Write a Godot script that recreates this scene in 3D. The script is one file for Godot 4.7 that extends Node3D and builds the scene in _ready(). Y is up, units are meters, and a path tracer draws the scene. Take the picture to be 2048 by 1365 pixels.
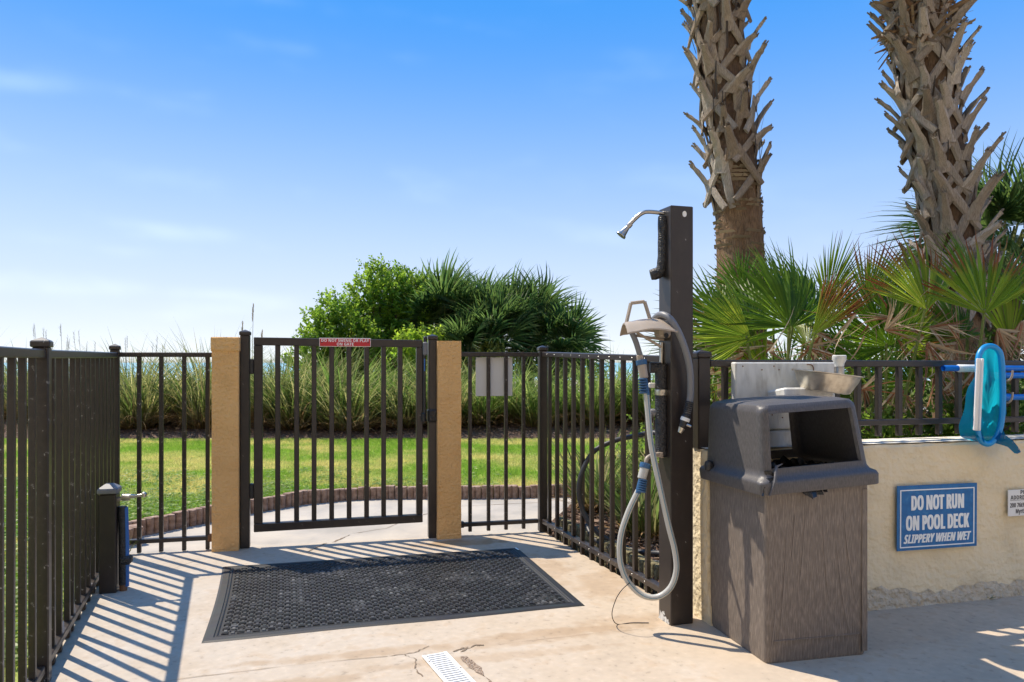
extends Node3D
# Pool-deck gate by the sea. Metres; x right, y up, the viewer looks along -z. V(x, y, d): d metres in front of the viewer.

var used := {}
var M := {}
var rng := RandomNumberGenerator.new()

# ---------------------------------------------------------------- mesh builder
class MB:
	var v := PackedVector3Array()
	var c := PackedColorArray()
	var t := PackedVector2Array()
	var col := Color(1, 1, 1)
	var smooth := 0.0          # degrees; 0 = flat faces
	var xf := Transform3D.IDENTITY
	func tri(a: Vector3, b: Vector3, d: Vector3) -> void:
		v.append(xf * a); v.append(xf * d); v.append(xf * b)
		c.append(col); c.append(col); c.append(col)
	func tric(a: Vector3, b: Vector3, d: Vector3, ca: Color, cb: Color, cd: Color) -> void:
		v.append(xf * a); v.append(xf * d); v.append(xf * b)
		c.append(ca); c.append(cd); c.append(cb)
	func quad(a: Vector3, b: Vector3, d: Vector3, e: Vector3) -> void:
		tri(a, b, d); tri(a, d, e)
	func quadc(a: Vector3, b: Vector3, d: Vector3, e: Vector3, c0: Color, c1: Color) -> void:   # c0 at a, b; c1 at d, e
		tric(a, b, d, c0, c0, c1); tric(a, d, e, c0, c1, c1)
	func box(ctr: Vector3, size: Vector3, bev := 0.003, bs := Basis.IDENTITY) -> void:
		var h := size / 2
		bev = minf(bev, minf(h.x, minf(h.y, h.z)) * 0.9)
		var P := func(sx: int, sy: int, sz: int, ax: int) -> Vector3:
			var q := Vector3(sx * h.x, sy * h.y, sz * h.z)
			if ax != 0: q.x -= sx * bev
			if ax != 1: q.y -= sy * bev
			if ax != 2: q.z -= sz * bev
			return ctr + bs * q
		for s in [-1, 1]:
			fq(P.call(s, -1, -1, 0), P.call(s, 1, -1, 0), P.call(s, 1, 1, 0), P.call(s, -1, 1, 0), s > 0)
			fq(P.call(-1, s, -1, 1), P.call(-1, s, 1, 1), P.call(1, s, 1, 1), P.call(1, s, -1, 1), s > 0)
			fq(P.call(-1, -1, s, 2), P.call(1, -1, s, 2), P.call(1, 1, s, 2), P.call(-1, 1, s, 2), s > 0)
		if bev <= 0.0: return
		for a in [-1, 1]:
			for b in [-1, 1]:
				fq(P.call(-1, a, b, 1), P.call(-1, a, b, 2), P.call(1, a, b, 2), P.call(1, a, b, 1), a * b > 0)
				fq(P.call(a, -1, b, 2), P.call(a, -1, b, 0), P.call(a, 1, b, 0), P.call(a, 1, b, 2), a * b > 0)
				fq(P.call(a, b, -1, 0), P.call(a, b, -1, 1), P.call(a, b, 1, 1), P.call(a, b, 1, 0), a * b > 0)
				for s in [-1, 1]:
					if a * b * s > 0: tri(P.call(a, b, s, 0), P.call(a, b, s, 1), P.call(a, b, s, 2))
					else: tri(P.call(a, b, s, 0), P.call(a, b, s, 2), P.call(a, b, s, 1))
	func fq(a: Vector3, b: Vector3, d: Vector3, e: Vector3, fwd: bool) -> void:
		if fwd: quad(a, b, d, e)
		else: quad(e, d, b, a)
	func tube(pts: Array, r, n := 10, caps := true, flat := 1.0) -> void:
		# r: radius or array of radii
		var rings := []
		var up := Vector3(0, 1, 0)
		for i in pts.size():
			var p: Vector3 = pts[i]
			var d: Vector3 = (pts[mini(i + 1, pts.size() - 1)] - pts[maxi(i - 1, 0)]).normalized()
			if i == 0 and absf(d.dot(up)) > 0.9: up = Vector3(1, 0, 0)
			var s := (up - d * up.dot(d)).normalized()
			up = s
			var w := d.cross(s)
			var rr: float = r[i] if r is Array else r
			var ring := []
			for k in n:
				var a := TAU * k / n
				ring.append(p + (s * cos(a) * flat + w * sin(a)) * rr)
			rings.append(ring)
		loft(rings, caps)
	func loft(rings: Array, caps := true, skip := {}) -> void:
		for i in rings.size() - 1:
			var A: Array = rings[i]
			var B: Array = rings[i + 1]
			for k in A.size():
				if skip.has(Vector2i(i, k)): continue
				var m := (k + 1) % A.size()
				quad(A[k], A[m], B[m], B[k])
		if caps:
			cap(rings[0], true); cap(rings[-1], false)
	func cap(ring: Array, back: bool) -> void:
		var o := Vector3.ZERO
		for p in ring: o += p
		o /= ring.size()
		for k in ring.size():
			if back: tri(o, ring[(k + 1) % ring.size()], ring[k])
			else: tri(o, ring[k], ring[(k + 1) % ring.size()])
	func lathe(prof: Array, n := 16, at := Vector3.ZERO, bs := Basis.IDENTITY) -> void:   # prof of Vector2(radius, y)
		var rings := []
		for p in prof:
			var ring := []
			for k in n:
				var a := TAU * k / n
				ring.append(at + bs * Vector3(cos(a) * p.x, p.y, -sin(a) * p.x))
			rings.append(ring)
		loft(rings, true)
	func prism(poly: PackedVector2Array, y0: float, y1: float) -> void:   # poly in (x, d)
		var idx := Geometry2D.triangulate_polygon(poly)
		for i in range(0, idx.size(), 3):
			var a := poly[idx[i]]; var b := poly[idx[i + 1]]; var d := poly[idx[i + 2]]
			if (b - a).cross(d - a) < 0:
				var tmp := b; b = d; d = tmp
			tri(Vector3(a.x, y1, -a.y), Vector3(b.x, y1, -b.y), Vector3(d.x, y1, -d.y))
		var ccw := not Geometry2D.is_polygon_clockwise(poly)
		for i in poly.size():
			var a := poly[i]; var b := poly[(i + 1) % poly.size()]
			fq(Vector3(a.x, y0, -a.y), Vector3(b.x, y0, -b.y), Vector3(b.x, y1, -b.y), Vector3(a.x, y1, -a.y), not ccw)
	func strap(pts: Array, ws: Array, th: float, nrm: Array) -> void:     # a bar of rectangular section along pts
		var rings := []
		for i in pts.size():
			var d: Vector3 = (pts[mini(i + 1, pts.size() - 1)] - pts[maxi(i - 1, 0)]).normalized()
			var nn: Vector3 = nrm[mini(i, nrm.size() - 1)]
			nn = (nn - d * nn.dot(d)).normalized()
			var s := d.cross(nn)
			var w: float = ws[i] / 2.0
			var p: Vector3 = pts[i]
			rings.append([p - s * w, p - s * w * 0.6 + nn * th, p + s * w * 0.6 + nn * th, p + s * w, p - nn * th * 0.3])
		loft(rings, true)
	func mesh() -> ArrayMesh:
		var n := PackedVector3Array()
		n.resize(v.size())
		var nf := v.size() / 3
		for i in nf:
			var q := (v[i * 3 + 2] - v[i * 3]).cross(v[i * 3 + 1] - v[i * 3])
			if smooth <= 0.0: q = q.normalized()
			n[i * 3] = q; n[i * 3 + 1] = q; n[i * 3 + 2] = q
		if smooth > 0.0:
			var at := {}
			for i in v.size():
				var key := Vector3i((v[i] * 20000.0).round())
				if at.has(key): at[key].append(n[i])
				else: at[key] = [n[i]]
			var lim := cos(deg_to_rad(smooth))
			var out := PackedVector3Array()
			out.resize(v.size())
			for i in v.size():
				var me := n[i].normalized()
				var s := Vector3.ZERO
				for o in at[Vector3i((v[i] * 20000.0).round())]:
					if me.dot(o.normalized()) >= lim: s += o
				out[i] = s.normalized() if s.length() > 1e-12 else Vector3.UP
			n = out
		for i in n.size():
			if n[i].length_squared() < 0.5: n[i] = Vector3.UP
		var a := []
		a.resize(Mesh.ARRAY_MAX)
		a[Mesh.ARRAY_VERTEX] = v; a[Mesh.ARRAY_NORMAL] = n; a[Mesh.ARRAY_COLOR] = c
		if t.size() == v.size(): a[Mesh.ARRAY_TEX_UV] = t
		var m := ArrayMesh.new()
		m.add_surface_from_arrays(Mesh.PRIMITIVE_TRIANGLES, a)
		return m

# ---------------------------------------------------------------- helpers
func V(x: float, y: float, d: float) -> Vector3: return Vector3(x, y, -d)
func mb(sm := 0.0) -> MB:
	var b := MB.new(); b.smooth = sm
	return b
func rf(a: float, b: float) -> float: return rng.randf_range(a, b)
func numbered(par: Node, called: String) -> String:
	var key := str(par.get_instance_id()) + called
	if not used.has(key):
		used[key] = 0
		return called
	used[key] += 1
	return "%s_%03d" % [called, used[key]]
func thing(called: String, label: String, category: String, at := Vector3.ZERO, turn := 0.0, group := "") -> Node3D:
	var o := Node3D.new()
	o.name = numbered(self, called)
	add_child(o, true)
	o.position = at; o.rotation.y = turn
	tag(o, label, category, group)
	return o
func tag(o: Node, label: String, category: String, group := "") -> void:
	o.set_meta("label", label); o.set_meta("category", category)
	if group: o.set_meta("group", group)
func part(called: String, m, mat: Material, par: Node = self, xf := Transform3D.IDENTITY) -> MeshInstance3D:
	var o := MeshInstance3D.new()
	o.mesh = m.mesh() if m is MB else m
	o.material_override = mat
	o.name = numbered(par, called)
	par.add_child(o, true)
	o.transform = xf
	return o
func struct(called: String, m, mat: Material, par: Node = self) -> MeshInstance3D:
	var o := part(called, m, mat, par)
	if par == self: o.set_meta("kind", "structure")
	return o
func scatter(called: String, m: Mesh, mat: Material, xfs: Array, cols: Array, par: Node = self) -> MultiMeshInstance3D:
	var mm := MultiMesh.new()
	mm.transform_format = MultiMesh.TRANSFORM_3D
	mm.use_colors = cols.size() > 0
	mm.mesh = m
	mm.instance_count = xfs.size()
	for i in xfs.size():
		mm.set_instance_transform(i, xfs[i])
		if cols.size() > 0: mm.set_instance_color(i, cols[i])
	var o := MultiMeshInstance3D.new()
	o.multimesh = mm
	o.material_override = mat
	o.name = numbered(par, called)
	o.set_meta("kind", "stuff")
	par.add_child(o, true)
	return o
func box1(size: Vector3, bev := 0.003, ctr := Vector3.ZERO) -> ArrayMesh:
	var b := mb(); b.box(ctr, size, bev)
	return b.mesh()
func crv(pts: Array, sub := 6) -> Array:   # Catmull-Rom through the points
	var out := []
	for i in pts.size() - 1:
		var a: Vector3 = pts[maxi(i - 1, 0)]; var b: Vector3 = pts[i]; var c: Vector3 = pts[i + 1]; var d: Vector3 = pts[mini(i + 2, pts.size() - 1)]
		for k in sub:
			out.append(b.cubic_interpolate(c, a, d, float(k) / sub))
	out.append(pts[-1])
	return out
func tubed(pts: Array, r, n := 10, sub := 6) -> MB:
	var b := mb(50); b.tube(crv(pts, sub) if sub > 1 else pts, r, n)
	return b
func L(r: float, g: float, b: float) -> Color: return Color(r, g, b).linear_to_srgb()
func ntex(freq: float, stops: Array, sd: int, oct := 4, size := 512) -> NoiseTexture2D:   # stops: [offset, linear colour]
	var n := FastNoiseLite.new()
	n.seed = sd; n.frequency = freq; n.fractal_octaves = oct; n.noise_type = FastNoiseLite.TYPE_SIMPLEX_SMOOTH
	var g := Gradient.new()
	var of := PackedFloat32Array(); var co := PackedColorArray()
	for s in stops:
		of.append(s[0]); co.append((s[1] as Color).linear_to_srgb())
	g.offsets = of; g.colors = co
	var t := NoiseTexture2D.new()
	t.width = size; t.height = size; t.seamless = true; t.noise = n; t.color_ramp = g
	return t
func btex(freq: float, sd: int, oct := 4, size := 512, kind := FastNoiseLite.TYPE_SIMPLEX_SMOOTH) -> NoiseTexture2D:
	var n := FastNoiseLite.new()
	n.seed = sd; n.frequency = freq; n.fractal_octaves = oct; n.noise_type = kind
	var t := NoiseTexture2D.new()
	t.width = size; t.height = size; t.seamless = true; t.noise = n
	return t
func mat(c: Color, rough := 0.7, metal := 0.0) -> StandardMaterial3D:   # c: linear base colour
	var m := StandardMaterial3D.new()
	m.albedo_color = c.linear_to_srgb(); m.roughness = rough; m.metallic = metal
	return m
func tmat(tex: Texture2D, rough: float, scale: Vector3, bump: Texture2D = null, cm := 0.3) -> StandardMaterial3D:
	var m := StandardMaterial3D.new()
	m.albedo_texture = tex; m.roughness = rough
	m.uv1_triplanar = true; m.uv1_world_triplanar = true; m.uv1_scale = scale
	if bump:
		m.heightmap_enabled = true; m.heightmap_texture = bump; m.heightmap_scale = cm
	return m
func vmat(rough := 0.7, back := 0.0) -> StandardMaterial3D:
	var m := StandardMaterial3D.new()
	m.vertex_color_use_as_albedo = true; m.roughness = rough
	m.cull_mode = BaseMaterial3D.CULL_DISABLED
	if back > 0.0:
		m.backlight_enabled = true; m.backlight = Color(back, back, back)
	return m
func text(s: String, high: float, m: Material, par: Node, xf: Transform3D, wide := 0.1, deep := 0.001, face := "Droid Sans") -> MeshInstance3D:
	var f := SystemFont.new()
	f.font_names = PackedStringArray([face]); f.font_weight = 700
	var t := TextMesh.new()
	t.text = s; t.font = f; t.font_size = 64; t.pixel_size = high / 46.0; t.depth = deep
	var own := t.get_aabb().size.x
	return part("lettering", t, m, par, xf * Transform3D(Basis.from_scale(Vector3(wide / own if own > 0.001 else 1.0, 1, 1)), Vector3.ZERO))

# ---------------------------------------------------------------- materials
func materials() -> void:
	var k := Color(0.034, 0.0265, 0.023)
	M.bronze = tmat(ntex(0.012, [[0.0, k * 0.85], [0.6, k], [0.8, k * 1.15], [0.945, k * 1.3], [0.955, Color(0.36, 0.34, 0.32)]], 3, 5), 0.33, Vector3(2.6, 2.0, 2.6))
	M.bronze_worn = tmat(ntex(0.02, [[0.0, k * 0.85], [0.55, k], [0.70, k * 1.2], [0.86, k * 1.5], [0.875, Color(0.38, 0.36, 0.34)]], 4, 5), 0.33, Vector3(3.0, 2.2, 3.0))
	M.pillar = tmat(ntex(0.008, [[0.0, Color(0.64, 0.37, 0.15)], [0.25, Color(0.76, 0.445, 0.18)], [0.85, Color(0.80, 0.49, 0.21)]], 7, 5), 0.85, Vector3(0.9, 0.9, 0.9), btex(0.07, 8, 5), 1.1)
	M.wall = tmat(ntex(0.008, [[0.0, Color(0.66, 0.55, 0.37)], [0.5, Color(0.78, 0.66, 0.445)], [0.9, Color(0.81, 0.69, 0.48)]], 17, 5), 0.9, Vector3(0.8, 0.8, 0.8), btex(0.05, 18, 5), 1.0)
	M.mulch_floor = tmat(ntex(0.03, [[0.2, Color(0.05, 0.028, 0.018)], [0.5, Color(0.13, 0.075, 0.05)], [0.8, Color(0.24, 0.15, 0.1)]], 23, 5), 0.95, Vector3(1, 1, 1), btex(0.05, 24, 5), 4.0)
	M.sand = tmat(ntex(0.01, [[0.2, Color(0.3, 0.22, 0.14)], [0.6, Color(0.5, 0.41, 0.3)]], 25, 5), 0.95, Vector3(0.3, 0.3, 0.3), btex(0.03, 26, 5), 3.0)
	M.lawn = tmat(ntex(0.008, [[0.15, Color(0.36, 0.34, 0.11)], [0.45, Color(0.28, 0.32, 0.07)], [0.8, Color(0.21, 0.30, 0.05)]], 27, 5), 0.95, Vector3(0.25, 0.25, 0.25), btex(0.08, 28, 5), 3.0)
	M.path = tmat(ntex(0.006, [[0.15, Color(0.32, 0.295, 0.26)], [0.5, Color(0.41, 0.37, 0.32)], [0.85, Color(0.47, 0.42, 0.35)]], 29, 6), 0.9, Vector3(0.45, 0.45, 0.45), btex(0.06, 30, 4), 0.25)
	M.block = tmat(ntex(0.02, [[0.15, Color(0.19, 0.12, 0.085)], [0.5, Color(0.30, 0.20, 0.15)], [0.85, Color(0.40, 0.29, 0.23)]], 31, 5), 0.95, Vector3(1.4, 1.4, 1.4), btex(0.08, 32, 4), 0.5)
	M.block_mossy = tmat(ntex(0.03, [[0.25, Color(0.07, 0.055, 0.03)], [0.5, Color(0.2, 0.17, 0.09)], [0.8, Color(0.3, 0.27, 0.13)]], 33, 5), 0.95, Vector3(1.8, 1.8, 1.8), btex(0.08, 32, 4), 0.5)
	var p := Color(0.155, 0.128, 0.108)
	M.bin = tmat(ntex(0.03, [[0.1, p * 0.66], [0.45, p * 0.95], [0.6, p * 1.10], [0.9, p * 1.75]], 35, 5), 0.5, Vector3(8.0, 0.9, 8.0), btex(0.05, 36, 4), 0.12)
	var pl := Color(0.082, 0.076, 0.076)
	M.lid = tmat(ntex(0.05, [[0.1, pl * 0.7], [0.5, pl], [0.9, pl * 1.55]], 40, 5), 0.45, Vector3(7.0, 1.2, 7.0), btex(0.05, 36, 4), 0.10)
	M.bag = mat(Color(0.012, 0.012, 0.013), 0.22)
	M.black = mat(Color(0.02, 0.02, 0.022), 0.45)
	M.foam = tmat(ntex(0.03, [[0.3, Color(0.014, 0.014, 0.016)], [0.7, Color(0.035, 0.035, 0.038)]], 37, 4), 0.5, Vector3(3, 3, 3), btex(0.06, 38, 3), 0.5)
	M.chrome = mat(Color(0.40, 0.39, 0.375), 0.3, 1.0)
	M.steel = tmat(ntex(0.02, [[0.2, Color(0.42, 0.38, 0.32)], [0.6, Color(0.62, 0.58, 0.5)]], 39, 4), 0.32, Vector3(2, 2, 2))
	M.steel.metallic = 0.9
	M.rust = mat(Color(0.2, 0.1, 0.05), 0.8)
	M.beige = mat(Color(0.36, 0.30, 0.24), 0.5)
	M.hose_grey = mat(Color(0.17, 0.17, 0.18), 0.45)
	M.hose_clear = mat(Color(0.46, 0.46, 0.43), 0.3)
	M.stripe = mat(Color(0.10, 0.22, 0.30), 0.35)
	M.hose_black = mat(Color(0.035, 0.036, 0.04), 0.5)
	M.blue_fit = mat(Color(0.03, 0.10, 0.22), 0.4)
	M.blue_tape = mat(Color(0.02, 0.13, 0.42), 0.4)
	M.white = mat(Color(0.78, 0.78, 0.76), 0.45)
	M.sign_back = mat(Color(0.62, 0.62, 0.62), 0.5)
	M.sign_red = mat(Color(0.58, 0.025, 0.035), 0.45)
	M.sign_blue = tmat(ntex(0.02, [[0.2, Color(0.008, 0.12, 0.34)], [0.7, Color(0.012, 0.16, 0.42)], [0.93, Color(0.05, 0.22, 0.46)]], 41, 5), 0.5, Vector3(2, 2, 2))
	M.letter = mat(Color(0.84, 0.87, 0.88), 0.5)
	M.letter_dark = mat(Color(0.05, 0.05, 0.06), 0.6)
	M.panel = tmat(ntex(0.014, [[0.05, Color(0.42, 0.40, 0.36)], [0.35, Color(0.58, 0.58, 0.55)], [0.7, Color(0.68, 0.68, 0.65)]], 43, 6), 0.75, Vector3(2.2, 0.7, 2.2), btex(0.05, 44, 4), 0.2)
	M.net = vmat(0.5, 1.3)
	M.net.transparency = BaseMaterial3D.TRANSPARENCY_ALPHA
	M.net_blue = mat(Color(0.01, 0.26, 0.60), 0.35)
	M.pole_blue = mat(Color(0.01, 0.16, 0.60), 0.3)
	M.leaf = vmat(0.40, 1.15)
	M.grass = vmat(0.75, 1.0)
	M.grass.metallic_specular = 0.25
	M.dry = vmat(0.75, 0.6)
	M.bark = vmat(0.9)
	M.bark.heightmap_enabled = true; M.bark.heightmap_texture = btex(0.06, 45, 4)
	M.bark.heightmap_scale = 1.2
	M.bark.uv1_triplanar = true; M.bark.uv1_scale = Vector3(4.0, 0.8, 4.0)
	M.boot = M.bark.duplicate()
	M.boot.albedo_texture = ntex(0.04, [[0.12, Color(0.34, 0.31, 0.28)], [0.40, Color(0.74, 0.72, 0.70)], [0.72, Color(1, 1, 1)]], 46, 5)
	M.boot.uv1_scale = Vector3(11.0, 1.0, 11.0)
	M.boot.heightmap_scale = 0.9
	M.trunk = M.boot.duplicate()
	M.trunk.uv1_scale = Vector3(6.0, 0.7, 6.0)
	M.trunk.heightmap_scale = 2.2
	M.chip = vmat(0.9)
	M.crack = mat(Color(0.20, 0.15, 0.105), 0.95)
	M.rubber = vmat(0.55)

# ---------------------------------------------------------------- sky
func sky_cover() -> ImageTexture:
	var n := FastNoiseLite.new()
	n.seed = 12; n.frequency = 0.9; n.fractal_octaves = 6; n.noise_type = FastNoiseLite.TYPE_SIMPLEX_SMOOTH
	var w := 1024; var h := 512
	var img := Image.create(w, h, false, Image.FORMAT_RGBA8)
	img.fill(Color(1, 1, 1, 0))
	for y in h / 2:
		var el := (0.5 - (y + 0.5) / h) * PI
		for x in w:
			var az := (x + 0.5) / w * TAU
			var up := tan(maxf(el, 0.02))
			var q := Vector3(cos(az) * 2.6, el * 13.0 + sin(az * 3.0) * 0.5, sin(az) * 2.6)
			var a := n.get_noise_3dv(q) * 0.9 + n.get_noise_3dv(q * 2.7) * 0.35
			a = smoothstep(0.05, 0.75, a)
			var lon := az - PI
			a *= (0.50 * smoothstep(-0.75, 0.5, sin(lon)) + 0.01) * smoothstep(0.0, 0.07, el)
			var veil := 0.21 + 0.19 * smoothstep(0.03, 0.16, el) - 0.37 * smoothstep(0.16, 0.45, el)
			a += maxf(veil, 0.0) * (0.85 + 0.35 * sin(lon)) + 0.06 * maxf(sin(lon), 0.0) + 0.48 * smoothstep(0.5, 0.95, el)
			img.set_pixel(x, y, Color(1, 1, 1, a))
	return ImageTexture.create_from_image(img)

func setting_up() -> void:
	var cam := Camera3D.new()
	cam.name = "camera"
	add_child(cam)
	cam.set_frustum(0.0455, Vector2(0, 0.00142), 0.05, 14000.0)
	cam.position = Vector3(0, 1.3, 0)
	cam.current = true
	var sm := ProceduralSkyMaterial.new()
	sm.sky_top_color = L(0.0, 0.225, 0.70)
	sm.sky_horizon_color = L(0.70, 0.735, 0.75)
	sm.sky_curve = 0.130
	sm.sky_energy_multiplier = 1.0
	sm.ground_bottom_color = L(0.3, 0.28, 0.25)
	sm.ground_horizon_color = L(0.6, 0.66, 0.7)
	sm.sky_cover = sky_cover()
	sm.sky_cover_modulate = Color(0.5, 0.5, 0.48)
	sm.sun_angle_max = 20
	sm.sun_curve = 0.1
	var sky := Sky.new()
	sky.sky_material = sm
	var env := Environment.new()
	env.background_mode = Environment.BG_SKY
	env.sky = sky
	env.tonemap_mode = Environment.TONE_MAPPER_LINEAR
	env.tonemap_exposure = 1.4
	env.sdfgi_enabled = true; env.ssao_enabled = true; env.ssil_enabled = true
	var we := WorldEnvironment.new()
	we.name = "world_environment"
	we.environment = env
	add_child(we)
	var sun := DirectionalLight3D.new()
	sun.name = "sun"
	sun.light_energy = 1.5
	sun.light_color = Color(1.0, 0.95, 0.87)
	sun.light_angular_distance = 0.5
	sun.shadow_enabled = true
	add_child(sun)
	sun.basis = Basis.looking_at(Vector3(0.533, -1.0, 0.371), Vector3.UP)

# ---------------------------------------------------------------- ground
const GATE_A := Vector2(-2.65, 5.071)      # gate line, (x, d)
const GATE_B := Vector2(0.219, 5.767)
const SIDE_DIR := Vector2(0.358, -0.934)   # the left fence, towards the viewer
const WALL_A := Vector2(0.968, 3.715)
const WALL_DIR := Vector2(0.967, 0.2555)
const EDGE := [Vector2(-2.98, 5.42), Vector2(-2.843, 5.685), Vector2(-2.488, 6.21), Vector2(-2.253, 6.60), Vector2(-1.952, 6.95), Vector2(-1.601, 7.16), Vector2(-1.25, 7.24), Vector2(-0.924, 7.25), Vector2(-0.481, 7.25), Vector2(0.0, 7.28), Vector2(0.364, 7.33), Vector2(0.75, 7.40)]

func deck_tex() -> Array:
	var w := 1440; var h := 720          # x -3 .. 4.2, d 2.4 .. 6.0: 5 mm a pixel
	var n := FastNoiseLite.new(); n.seed = 51; n.frequency = 0.011; n.fractal_octaves = 6
	var a := n.get_seamless_image(w, h).get_data()
	n.seed = 52; n.frequency = 0.09; n.fractal_octaves = 4
	var b := n.get_seamless_image(w, h).get_data()
	n.seed = 53; n.frequency = 0.03; n.fractal_octaves = 5
	var e := n.get_seamless_image(w, h).get_data()
	var st := [[-1.42, 2.86, 0.34, 0.09, 0.8], [-0.9, 3.02, 0.3, 0.06, 0.5], [0.0, 3.5, 0.5, 0.07, 0.5], [0.25, 3.62, 0.45, 0.06, 0.6], [-0.35, 5.4, 0.35, 0.10, 1.0], [-0.1, 3.3, 0.5, 0.05, 0.45], [0.6, 3.75, 0.3, 0.12, 0.5], [-0.6, 3.36, 0.6, 0.05, 0.6], [0.15, 4.6, 0.22, 0.5, 0.5], [0.55, 4.4, 0.2, 0.3, 0.5]]
	var out := PackedByteArray(); out.resize(w * h * 3)
	var hm := PackedByteArray(); hm.resize(w * h)
	for y in h:
		var d := 2.4 + (y + 0.5) * 0.005
		for x in w:
			var i := y * w + x
			var px := -3.0 + (x + 0.5) * 0.005
			var f := (a[i] - 128) / 128.0
			var g := (b[i] - 128) / 128.0
			var k := (e[i] - 128) / 128.0
			var s := 0.0
			for q in st:
				var u: float = (px - q[0]) / q[2]; var v: float = (d - q[1] - (px - q[0]) * 0.25) / q[3]
				var rr := u * u + v * v
				if rr < 1.6: s = maxf(s, q[4] * smoothstep(1.6, 0.2, rr + k * 0.9))
			s = maxf(s, smoothstep(0.28, 0.75, k + f * 0.4) * 0.30)
			# worn grey paint towards the left, warm cream on the right
			var grey := clampf(0.55 - (px + 1.2) * 0.28 + f * 0.5, 0.0, 1.0)
			var r0 := lerpf(0.60, 0.55, grey); var g0 := lerpf(0.49, 0.485, grey); var b0 := lerpf(0.37, 0.41, grey)
			var tone := 1.0 + f * 0.10 + g * 0.07 + k * 0.05
			if g < -0.58: tone *= 0.82
			if g > 0.55: tone *= 1.05
			tone *= 0.785
			r0 *= tone * (1.0 - 0.24 * s); g0 *= tone * (1.0 - 0.38 * s); b0 *= tone * (1.0 - 0.54 * s)
			out[i * 3] = int(clampf(pow(r0, 0.4545), 0, 1) * 255); out[i * 3 + 1] = int(clampf(pow(g0, 0.4545), 0, 1) * 255); out[i * 3 + 2] = int(clampf(pow(b0, 0.4545), 0, 1) * 255)
			hm[i] = int(clampf(128 + f * 60 + g * 50 + k * 20, 0, 255))
	return [ImageTexture.create_from_image(Image.create_from_data(w, h, false, Image.FORMAT_RGB8, out)), ImageTexture.create_from_image(Image.create_from_data(w, h, false, Image.FORMAT_L8, hm))]

func crack(par: Node, pts: Array, w: float, y := 0.0025) -> void:    # thin ragged line on the concrete, pts (x, d)
	var b := mb()
	var fine := []
	for i in pts.size() - 1:
		for k in 7:
			var q: Vector2 = pts[i].lerp(pts[i + 1], k / 7.0)
			fine.append(q + Vector2(rf(-1, 1), rf(-1, 1)) * minf(w * 0.7, 0.006))
	fine.append(pts[-1])
	var lw := 0.0
	for i in fine.size() - 1:
		var nx := rf(0.15, 1.0) * w / 2
		var dir: Vector2 = (fine[i + 1] - fine[i]).normalized().orthogonal()
		var a: Vector2 = fine[i]; var c: Vector2 = fine[i + 1]
		b.quad(V(a.x - dir.x * lw, y, a.y - dir.y * lw), V(a.x + dir.x * lw, y, a.y + dir.y * lw), V(c.x + dir.x * nx, y, c.y + dir.y * nx), V(c.x - dir.x * nx, y, c.y - dir.y * nx))
		lw = nx
	part("crack", b, M.crack, par)

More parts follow.
